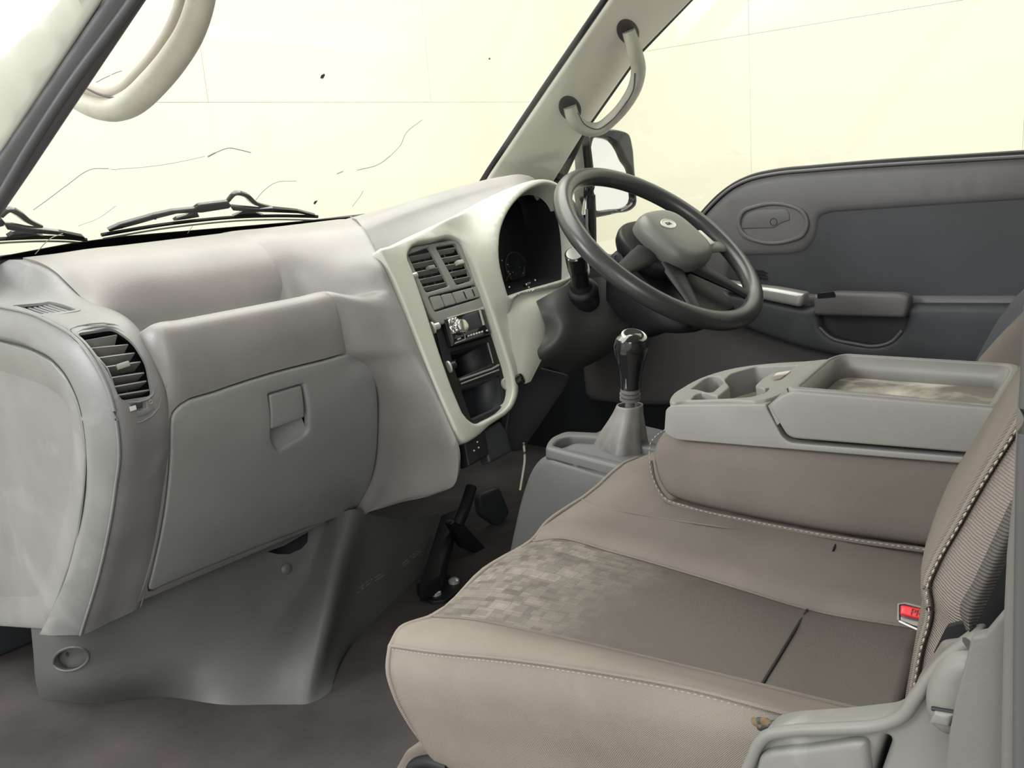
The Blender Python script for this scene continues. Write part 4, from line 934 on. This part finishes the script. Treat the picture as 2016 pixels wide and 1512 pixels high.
sD1 = [U(px, py, x=.058) for px, py in ((776, 1252), (852, 1262), (1000, 1278), (1200, 1311), (1390, 1352), (1555, 1398), (1715, 1440))]
sD = [U(px, py, x=.078) for px, py in ((800, 1230), (880, 1234), (1010, 1250), (1210, 1290), (1410, 1342), (1580, 1388), (1735, 1428))]
sE = [U(px, py, x=.105) for px, py in ((855, 1214), (930, 1220), (1050, 1244), (1250, 1290), (1500, 1350), (1640, 1385), (1760, 1412))]
Grid([sC, sD1, sD, sE], 6, 5).mesh('side_bolster', fabric_m, B, .006, sharp=0)
sG = [U(px, py, x=.27) for px, py in ((1050, 1066), (1100, 1060), (1200, 1085), (1300, 1113), (1450, 1158), (1590, 1200), (1830, 1242))]
def mid(a, b, t, lift): return [p*(1-t) + q*t + V(0, 0, lift) for p, q in zip(a, b)]
m1, m2, m3 = mid(sE, sG, .2, .004), mid(sE, sG, .5, .008), mid(sE, sG, .8, .006)
panel = Grid([sE, m1, m2, m3, sG], 8, 5)
panel.mesh('centre_panel', insert_m, B, .006, sharp=0)
sH = [V(.33, .675, .374), V(.33, .625, .392), V(.33, .55, .393), V(.33, .48, .391), V(.33, .40, .388), V(.33, .32, .388), V(.33, .19, .392)]
sI = [V(.42, .685, .374), V(.42, .63, .396), V(.42, .55, .396), V(.42, .48, .394), V(.42, .40, .392), V(.42, .32, .392), V(.42, .19, .394)]
sJ = [V(.60, .695, .368), V(.60, .635, .396), V(.60, .55, .396), V(.60, .48, .394), V(.60, .40, .392), V(.60, .32, .392), V(.60, .19, .394)]
sK = [p + V(.03, -.01, -.03) for p in sJ]
sL = [p + V(.01, 0, -.15) for p in sK]
sG1 = mid(sG, sH, .25, .004)
bolst = Grid([sG, sG1, sH, sI, sJ, sK, sL], 8, 5)
bolst.mesh('inner_bolster', fabric2_m, B, .006, sharp=0)
fr = [[sC[0], sB1[0], sB2[0], sB3[0], sA[0]]]
def front(p): return [p, p + V(0, .013, -.03), p + V(0, .010, -.07), p + V(0, -.005, -.11), p + V(0, -.05, -.17)]
fr += [front(sE[0]), front(m2[0]), front(sG[0]), front(sH[0]), front(sI[0]), front(sJ[0]), front(sK[0])]
fr[1] = [sE[0], sE[0]*.5+sB1[0]*.5+V(.02, .012, -.01), sB2[0]+V(.045, .012, 0), sB3[0]+V(.045, .010, 0), sA[0]+V(.03, 0, 0)]
fr0 = [sC[0], sB1[0], sB2[0], sB3[0], sA[0]]
frc = [sD[0], sD[0]*.5+sB1[0]*.5+V(.006, .006, .0), sB2[0]+V(.016, .006, 0), sB3[0]+V(.016, .005, 0), sA[0]+V(.012, 0, 0)]
Grid([fr0, frc] + fr[1:], 5, 5).mesh('front_panel', fabric_m, B, .005, sharp=0)
stitches('seam_stitching', [p + V(-.001, 0, -.003) for p in hermite(sC, 14)], thread_m, B)
tube('seam_piping', [p + V(-.0005, 0, .0006) for p in sC], .0016, fabric_m, B, n=6)
for ra in (sE, sG): tube('panel_seam', [p + V(0, 0, .0005) for p in ra], .0016, fabric2_m, B, n=6)
tube('panel_seam', [panel.at(px, py, .0002) for px, py in ((1500, 1349), (1530, 1300), (1560, 1250), (1589, 1202))], .0016, black_m, B, n=6)
tube('panel_seam', [bolst.at(px, py, .0002) for px, py in ((1100, 997), (1180, 998), (1300, 1020), (1450, 1042), (1640, 1070))], .0011, fabric2_m, B, n=6)
tube('panel_seam', [bolst.at(px, py, .0002) for px, py in ((1640, 1070), (1643, 1078), (1640, 1086))], .0012, black_m, B, n=6)
# torn corner
for i in range(9):
    a = i*.7; p = U(1504 + 12*math.cos(a)*random.random(), 1427 + 9*math.sin(a)*random.random(), x=.035)
    rbox('torn_foam', p, (.008+.007*random.random(), .006, .005), foam_m if i % 3 else dark_m, B, axes=(unit(V(.2, -1, random.uniform(-.6, .6))), unit(V(1, .2, 0)), unit(V(0, .2, 1))), bev=.003)
rbox('seat_base', (.36, .18, .10), (.50, .62, .20), dark_m, B, bev=.02)
# backrest
e1 = [(2250, 430), (2130, 630), (2045, 776), (1994, 862), (1946, 938), (1893, 1030), (1848, 1110), (1833, 1150), (1838, 1198), (1820, 1275), (1808, 1340), (1800, 1385)]
E1 = [U(px, py, x=.075) for px, py in e1]
k3 = [(2330, 250), (2190, 470), (2085, 640), (1998, 776), (1958, 840), (1908, 920), (1872, 1010), (1856, 1078), (1856, 1112), (1862, 1160), (1862, 1200), (1856, 1245)]
E3 = [U(px, py, x=.30) for px, py in k3]
E2 = [a*.6+b*.4 + V(0, .004, 0) for a, b in zip(E1, E3)]
E4 = [p + V(.10, -.01, 0) for p in E3]
E5 = [p + V(.13, -.06, 0) for p in E3]
Grid([E1, E2, E3, E4, E5], 5, 5).mesh('backrest_front', fabric2_m, B, .006, sharp=0)
S2 = [p + V(-.028, -.022, -.003) for p in E1]; S3 = [p + V(-.036, -.07, -.008) for p in E1]; S4 = [p + V(-.030, -.15, -.01) for p in E1]
Grid([E1, S2, S3, S4], 5, 5).mesh('backrest_side', rib_m, B, .006, sharp=0)
tube('backrest_piping', [p + V(-.003, .002, 0) for p in E1], .002, fabric_m, B, n=8)
stitches('backrest_stitching', [p + V(-.009, .000, 0) for p in hermite(E1, 12)], thread_m, B, gap=.0055, ln=.004, r=.0006)
0 and stitches('backrest_stitching', [p + V(-.002, .005, 0) for p in hermite(E1, 12)], thread_m, B, gap=.0055, ln=.004, r=.00055)
# recliner cover
RP0 = XP(-.005)
rc = sheet('recliner_cover', RP0, rp([(1445, 1580), (1476, 1494), (1491, 1456), (1508, 1438), (1545, 1430), (1650, 1424), (1745, 1414), (1775, 1400), (1800, 1366), (1830, 1326), (1864, 1288), (1906, 1258), (1922, 1258), (1920, 1400), (1920, 1580)], 8), recl_m, B, thick=.020, rnd=.005, step=.02,
           holes=[rp([(1740, 1450), (1751, 1454), (1752, 1464), (1732, 1520), (1718, 1560), (1708, 1560), (1722, 1500)], 4)])
tube('cover_lip', [RP0.at(px, py, .002) for px, py in ((1452, 1560), (1482, 1494), (1497, 1461), (1513, 1445), (1547, 1437), (1650, 1431), (1747, 1421), (1778, 1406), (1804, 1371), (1834, 1331), (1867, 1294), (1908, 1264))], .004, recl_m, rc, n=8, mseg=4)
sheet('cover_panel', RP0, rp([(1478, 1580), (1500, 1480), (1520, 1470), (1600, 1462), (1690, 1448), (1712, 1452), (1716, 1500), (1716, 1580)], [6, 14, 12, 20, 10, 10, 14, 4]), recl_m, rc, h=.006, thick=.008, rnd=.005)
sheet('pivot_boss', RP0, ell(1895, 1352, 66, 84, 14), recl_m, rc, h=.014, thick=.02, rnd=.010, step=.01)
sheet('boss_tab', RP0, rp([(1857, 1372), (1895, 1378), (1888, 1402), (1848, 1394)], 3), recl_m, rc, h=.018, thick=.006, rnd=.002)
tube('boss_slit', [RP0.at(1850, 1370, .0145), RP0.at(1895, 1377, .0145)], .0012, black_m, rc, n=6, smooth=False)
sheet('slot_back', XP(.02), [(1690, 1430), (1780, 1430), (1780, 1580), (1680, 1580)], black_m, rc, thick=.004, rnd=0)
sheet('recliner_inner', XP(.03), rp([(1793, 1390), (1800, 1345), (1822, 1310), (1850, 1264), (1895, 1258), (1900, 1300), (1850, 1400)], 10), trim_m, rc, thick=.02, rnd=.006)
sheet('gap_shade', XP(.034), [(1838, 1285), (1862, 1236), (1905, 1225), (1945, 1130), (1985, 1080), (2000, 1250), (1900, 1290)], black_m, B, thick=.006, rnd=0)  # black sheet stands in for the shade between backrest and pillar
kk = sheet('base_skirt', XP(.10), rp([(768, 1530), (796, 1480), (826, 1461), (850, 1475), (858, 1500), (830, 1496), (800, 1530)], 6), fabric2_m, B, thick=.02, rnd=.005)
tube('base_rail', [U(px, py, x=.08) for px, py in ((800, 1540), (818, 1508), (845, 1500), (885, 1512))], .008, black_m, B, n=8)

# seat belt and buckle
SB = thing('seat_belt', 'dark ribbed webbing belt running down beside the passenger backrest', 'seat belt', U(1900, 1230, x=.02))
bl = [(1990, 985), (1942, 1088), (1915, 1146), (1889, 1204), (1902, 1240)]; br_ = [(2030, 1010), (1975, 1120), (1951, 1170), (1926, 1222), (1916, 1247)]
Grid([[U(px, py, x=.012) for px, py in bl], [U((a[0]+b[0])/2, (a[1]+b[1])/2, x=.008) for a, b in zip(bl, br_)], [U(px, py, x=.012) for px, py in br_]], 5, 4).mesh('webbing', web_m, SB, .002)
BK = thing('seat_belt_buckle', 'seat belt buckle with red press button lying on the seat', 'buckle', U(1800, 1215, x=.21))
bu0, bu1 = U(1778, 1212, x=.20), U(1850, 1232, x=.20)
bx = unit(bu1-bu0); bz_ = unit(V(-.35, .15, 1) - bx*(V(-.35, .15, 1) @ bx)); by = np.cross(bz_, bx)
KP = Plane(bu0, bx, np.cross(bx, unit(V(-.9, .3, .55))))
hs = sheet('housing', KP, rp([(1770, 1190), (1784, 1188), (1850, 1206), (1850, 1254), (1810, 1240), (1773, 1224)], [4, 5, 4, 4, 6, 6]), dark_m, BK, h=.004, thick=.018, rnd=.002)
tube('steel_edge', [KP.at(px, py, .0045) for px, py in ((1771, 1222), (1772, 1191), (1784, 1189), (1850, 1206))], .0009, grey_m, BK, n=6, smooth=False)
tube('steel_edge', [KP.at(px, py, .0045) for px, py in ((1773, 1224), (1792, 1233), (1822, 1246), (1850, 1256))], .0013, chrome_m, BK, n=6, smooth=False)
sheet('latch_slot', KP, rp([(1776, 1215), (1792, 1220), (1800, 1222), (1850, 1232), (1850, 1246), (1800, 1232), (1776, 1222)], 2), grey_m, BK, h=.005, thick=.002, rnd=.0005)
pb = sheet('press_button', KP, rp([(1778, 1193), (1850, 1207), (1850, 1231), (1776, 1213)], [5, 3, 3, 5]), red_m, BK, h=.009, thick=.006, rnd=.002)
pa, pbb = KP.at(1790, 1205, .0095), KP.at(1835, 1216, .0095)
text('press_lettering', 'PRESS', .0075, (pa+pbb)/2 + bx*.004, bx, KP.v if KP.v[2] > 0 else -KP.v, darkred_m, pb, .0004)
tag(tube('anchor_loop', [U(px, py, x=.26) for px, py in ((1826, 1112), (1819, 1124), (1824, 1138), (1836, 1128))], .003, dark_m, None, n=8), 'small dark anchor loop in the crease behind the seat', 'hook')

# ================================================================== folded centre seat with console
CN = thing('folded_centre_seat', 'centre seat folded flat as a console with cup holders and dusty tray', 'seat console', (.5, .38, .40))
N40 = XP(.40)
fab = sheet('folded_backrest', N40, rp([(1274, 905), (1277, 880), (1290, 856), (1330, 858), (1960, 905), (1940, 965), (1870, 1105), (1840, 1090), (1650, 1063), (1480, 1031), (1350, 1001), (1305, 984), (1284, 950)], [20, 16, 16, 16, 4, 4, 8, 8, 50, 50, 40, 20, 24]), fabric2_m, CN, h=.0, thick=.24, rnd=.022, step=.02, sharp=0)
sp_px = [(1300, 850), (1281, 870), (1278, 905), (1288, 950), (1308, 981), (1352, 998), (1480, 1027), (1650, 1059), (1836, 1085)]
stitches('console_stitching', [N40.at(px, py, -.001 if i > 1 else -.012) for i, (px, py) in enumerate(hermite(np.array(sp_px, float), 10))], thread_m, CN, gap=.006, ln=.004, r=.0006)
tube('console_piping', [N40.at(px-2, py+3, -.004) for px, py in sp_px[2:]], .003, fabric2_m, CN, n=8)
# rigid console base
N39 = XP(.395)
cbase = sheet('console_base', N39, rp([(1310, 806), (1322, 798), (1508, 796), (1510, 806), (1540, 861), (1555, 872), (1960, 905), (1950, 918), (1330, 866), (1307, 853)], [8, 6, 4, 6, 12, 10, 0, 0, 10, 10]), console_m, CN, h=.0, thick=.014, rnd=.0016, step=.02)
q0, q1 = U(1330, 797, x=.40), U(1508, 795, x=.40)
CT = Plane(q0, q1-q0, (1, 0, 0))
cup_top = sp([(1320, 795), (1324, 786), (1345, 770), (1378, 752), (1412, 740), (1460, 729), (1520, 722), (1588, 718), (1640, 716), (1610, 740), (1560, 771), (1508, 792), (1420, 792), (1350, 794)], 4)
cz = lambda x, y: (1280 + x/4.8, 660 + y/4.8)
hole_a = rp([cz(385, 540), cz(530, 430), cz(640, 410), cz(705, 475), cz(590, 570), cz(550, 570), cz(470, 545), cz(420, 535)], [6, 8, 8, 4, 6, 6, 8, 6])
hole_b = rp([cz(390, 640), cz(430, 590), cz(500, 570), cz(600, 600), cz(650, 605), cz(758, 515), cz(705, 450), cz(760, 395), cz(830, 370), cz(1000, 325), cz(1395, 310), cz(1340, 355), cz(1150, 385), cz(1060, 440), cz(990, 510), cz(1080, 540), cz(1140, 520), cz(1085, 580), cz(950, 615), cz(700, 630)], 5)
ctop = sheet('cup_holder_top', CT, grow(cup_top, 1), console_m, CN, holes=[hole_a, hole_b], h=.004, thick=.032, rnd=.002, step=.015)
cf = CT.M(cup_top); sheet('cup_holder_floor', CT, cf*.86 + cf.mean(0)*.14, dark_m, ctop, px=False, h=-.042, thick=.004, rnd=0)
sheet('cup_clip', CT, rp([cz(1130, 455), cz(1200, 395), cz(1340, 372), cz(1240, 450), cz(1170, 465)], 3), tray_m, ctop, h=.0055, thick=.002, rnd=.001)
# lid box with tray
lid_side = rp([(1513, 800), (1530, 784), (1558, 769), (1975, 804), (1960, 870), (1950, 896), (1562, 864), (1548, 857)], [10, 10, 14, 0, 0, 0, 14, 12])
cl = sheet('console_lid', XP(.392), lid_side, console_m, CN, thick=.006, rnd=.003, step=.03)
l0, l1 = U(1560, 767, x=.395), U(1960, 802, x=.395)
LT = Plane(l0, l1-l0, (1, 0, 0))
tray_out = rp([(1545, 766), (1590, 732), (1632, 706), (1662, 698), (1990, 718), (2012, 724), (2000, 752), (1965, 802), (1700, 778)], [14, 30, 16, 14, 12, 10, 10, 6, 4])
tray_in = rp([(1573, 764), (1612, 730), (1640, 706), (1664, 701), (1975, 720), (1990, 728), (1950, 799), (1700, 774)], [6, 20, 14, 12, 10, 8, 4, 4])
lid_top = sheet('tray_rim', LT, tray_out, console_m, CN, holes=[tray_in], h=.002, thick=.008, rnd=.003)
f2 = LT.M(tray_in); f3 = f2*.93 + f2.mean(0)*.07; k = len(f2)
o = mesh('tray_wall', np.concatenate([LT.pt(f2, np.full(k, .0)), LT.pt(f3, np.full(k, -.026))]), [(i, (i+1) % k, (i+1) % k+k, i+k) for i in range(k)], console_m, CN, 30)
s_ = o.modifiers.new('wall', 'SOLIDIFY'); s_.thickness = .002; s_.offset = 0
sheet('tray_floor', LT, f2*.97 + f2.mean(0)*.03, tray_m, CN, px=False, h=-.024, thick=.003, rnd=0)
# slope and far walls of the lid
fo = LT.M(tray_out); fo = fo*.95 + fo.mean(0)*.05
for nm, aa in (('lid_front', [(1511, 800), (1545, 768), (1632, 706), (1612, 716)]),):
    P4 = [U(1512, 799, x=.394), LT.at(1548, 766, 0), LT.at(1634, 706, 0), CT.at(1606, 722, .004)]
    mesh(nm, np.concatenate([P4, [p + V(0, -.01, -.02) for p in P4]]), [(0, 1, 2, 3), (7, 6, 5, 4), (0, 4, 5, 1), (1, 5, 6, 2), (2, 6, 7, 3), (3, 7, 4, 0)], console_m, CN, 30)
k = len(fo)
o = mesh('lid_wall', np.concatenate([LT.pt(fo, np.full(k, -.001)), LT.pt(fo, np.full(k, -.045))]), [(i, (i+1) % k, (i+1) % k+k, i+k) for i in range(k)], console_m, CN, 30)
s_ = o.modifiers.new('wall', 'SOLIDIFY'); s_.thickness = .002; s_.offset = 0

# ================================================================== gear console and lever
GC = thing('gear_console', 'grey plastic floor console with open tray around the gear lever', 'console', (.6, .8, 0))
sheet('console_body', XP(.52), rp([(985, 1150), (1003, 1060), (1018, 990), (1036, 935), (1052, 908), (1078, 896), (1232, 938), (1300, 960), (1300, 1180)], [4, 40, 40, 20, 16, 10, 10, 4, 4]), gearc_m, GC, thick=.20, rnd=.014, step=.03)
g0, g1 = U(1080, 897, x=.52), U(1228, 935, x=.52)
GT = Plane(g0, g1-g0, (1, 0, 0))
go = rp([(1073, 894), (1082, 874), (1112, 860), (1185, 863), (1320, 890), (1320, 962), (1226, 934)], [6, 12, 12, 20, 4, 4, 6])
gi = rp([(1089, 889), (1098, 878), (1120, 871), (1182, 874), (1310, 900), (1300, 942), (1226, 922)], [6, 10, 10, 20, 4, 4, 6])
sheet('tray_rim', GT, go, gearc_m, GC, holes=[gi], h=.010, thick=.02, rnd=.004)
sheet('tray_floor', GT, go, kick_m, GC, h=-.004, thick=.003, rnd=0)
GL = thing('gear_lever', 'glossy black gear knob on a worn grey leather boot', 'gear lever', U(1222, 905, x=.62))
top, bot = U(1240, 797, x=.62), U(1216, 912, x=.62)
rows = []
for t, r in ((0, .048), (.12, .044), (.35, .037), (.6, .029), (.85, .0215), (1., .0185)):
    c = bot*(1-t) + top*t; rows.append([c + V(math.cos(a)*r*1.0, math.sin(a)*r*1.05, 0)*(1 + (.17*math.cos(3*a+.5+t)+.10*math.cos(7*a))*(1-t*.85)) for a in np.linspace(0, 2*math.pi, 48, endpoint=False)])
Grid(rows, 1, 5, closed_u=True).mesh('boot', leather_m, GL, .002, sharp=0)
kx = unit(U(1243, 680, x=.615)-top)
lathe('collar', [(.007, -.012), (.007, .006), (.015, .008), (.0155, .012), (.012, .0125), (.015, .0145), (.0155, .018), (.012, .0185), (.0145, .021), (.0145, .026), (.010, .027)], top, kx, trim_m, GL, n=24)
lathe('stem', [(.006, -.02), (.006, .03)], top, kx, chrome_m, GL, n=16)
kd = lathe('knob', [(.012, .026), (.0165, .028), (.0175, .045), (.021, .065), (.0265, .083), (.0275, .093), (.024, .104), (.014, .110), (.002, .111)], top, kx, gloss_m, GL, n=32, side=V(0, 1, 0), sx=.9)
kc_ = lathe('knob_cap', [(.018, 0), (.0185, .0015), (.016, .003), (.015, .0022), (.001, .003)], top + kx*.1065 + V(0, -.004, 0), unit(kx + V(-.15, -.30, .1)), silver_m, kd, n=28)
lathe('knob_cap_inset', [(.0145, 0), (.0140, .0012), (.001, .0014)], top + kx*.109 + V(0, -.004, 0), unit(kx + V(-.15, -.30, .1)), gloss_m, kd, n=24)
tube('knob_seam', [top + kx*h + V(-r, -.003, 0) for h, r in ((.03, .0155), (.05, .0168), (.07, .021), (.085, .0245), (.097, .0245))], .0012, silver_m, kd, n=6)

# ================================================================== driver seat
DS = thing('driver_seat', 'grey driver seat backrest showing beyond the console near the door', 'seat', (1.1, .2, 0))
sheet('backrest', XP(1.0), rp([(1905, 740), (1918, 714), (1960, 666), (2020, 606), (2080, 560), (2240, 560), (2240, 1000), (1900, 1000)], [10, 20, 20, 20, 20, 4, 4, 4]), fabric2_m, DS, thick=.30, rnd=.02, step=.03)
sheet('far_bolster', XP(1.12), rp([(1905, 730), (1925, 690), (1955, 636), (1990, 590), (2040, 545), (2200, 540), (2200, 900), (1900, 900)], [10, 20, 20, 20, 20, 4, 4, 4]), doordk_m, DS, thick=.18, rnd=.03, step=.03)
rbox('cushion', (1.14, .42, .30), (.44, .50, .13), fabric2_m, DS, bev=.04, seg=3)
rbox('seat_base', (1.14, .40, .12), (.38, .42, .23), dark_m, DS, bev=.01)

# ================================================================== near B pillar
T4 = base('trim_4', U(1990, 1300, x=-.04), 'smooth grey door pillar trim at the near edge')
sheet('pillar_band', XP(-.045), [(2180, -560), (2090, 0), (2022, 560), (2008, 703), (1996, 798), (1990, 960), (1976, 1100), (1971, 1210), (1967, 1400), (1964, 1600), (2160, 1600), (2300, 560), (2480, -560)], trim_m, T4, thick=.05, rnd=.006)
sheet('lower_trim', XP(-.030), rp([(1985, 1200), (1969, 1212), (1937, 1250), (1912, 1255), (1907, 1275), (1899, 1307), (1880, 1378), (1866, 1454), (1852, 1600), (1990, 1600)], 3), trim_m, T4, thick=.008, rnd=.002)
tube('pillar_seal', [U(px, py, x=-.05) for px, py in ((2036, 600), (2020, 900), (2014, 1200), (2011, 1560))], .004, rubber_m, T4, n=8)
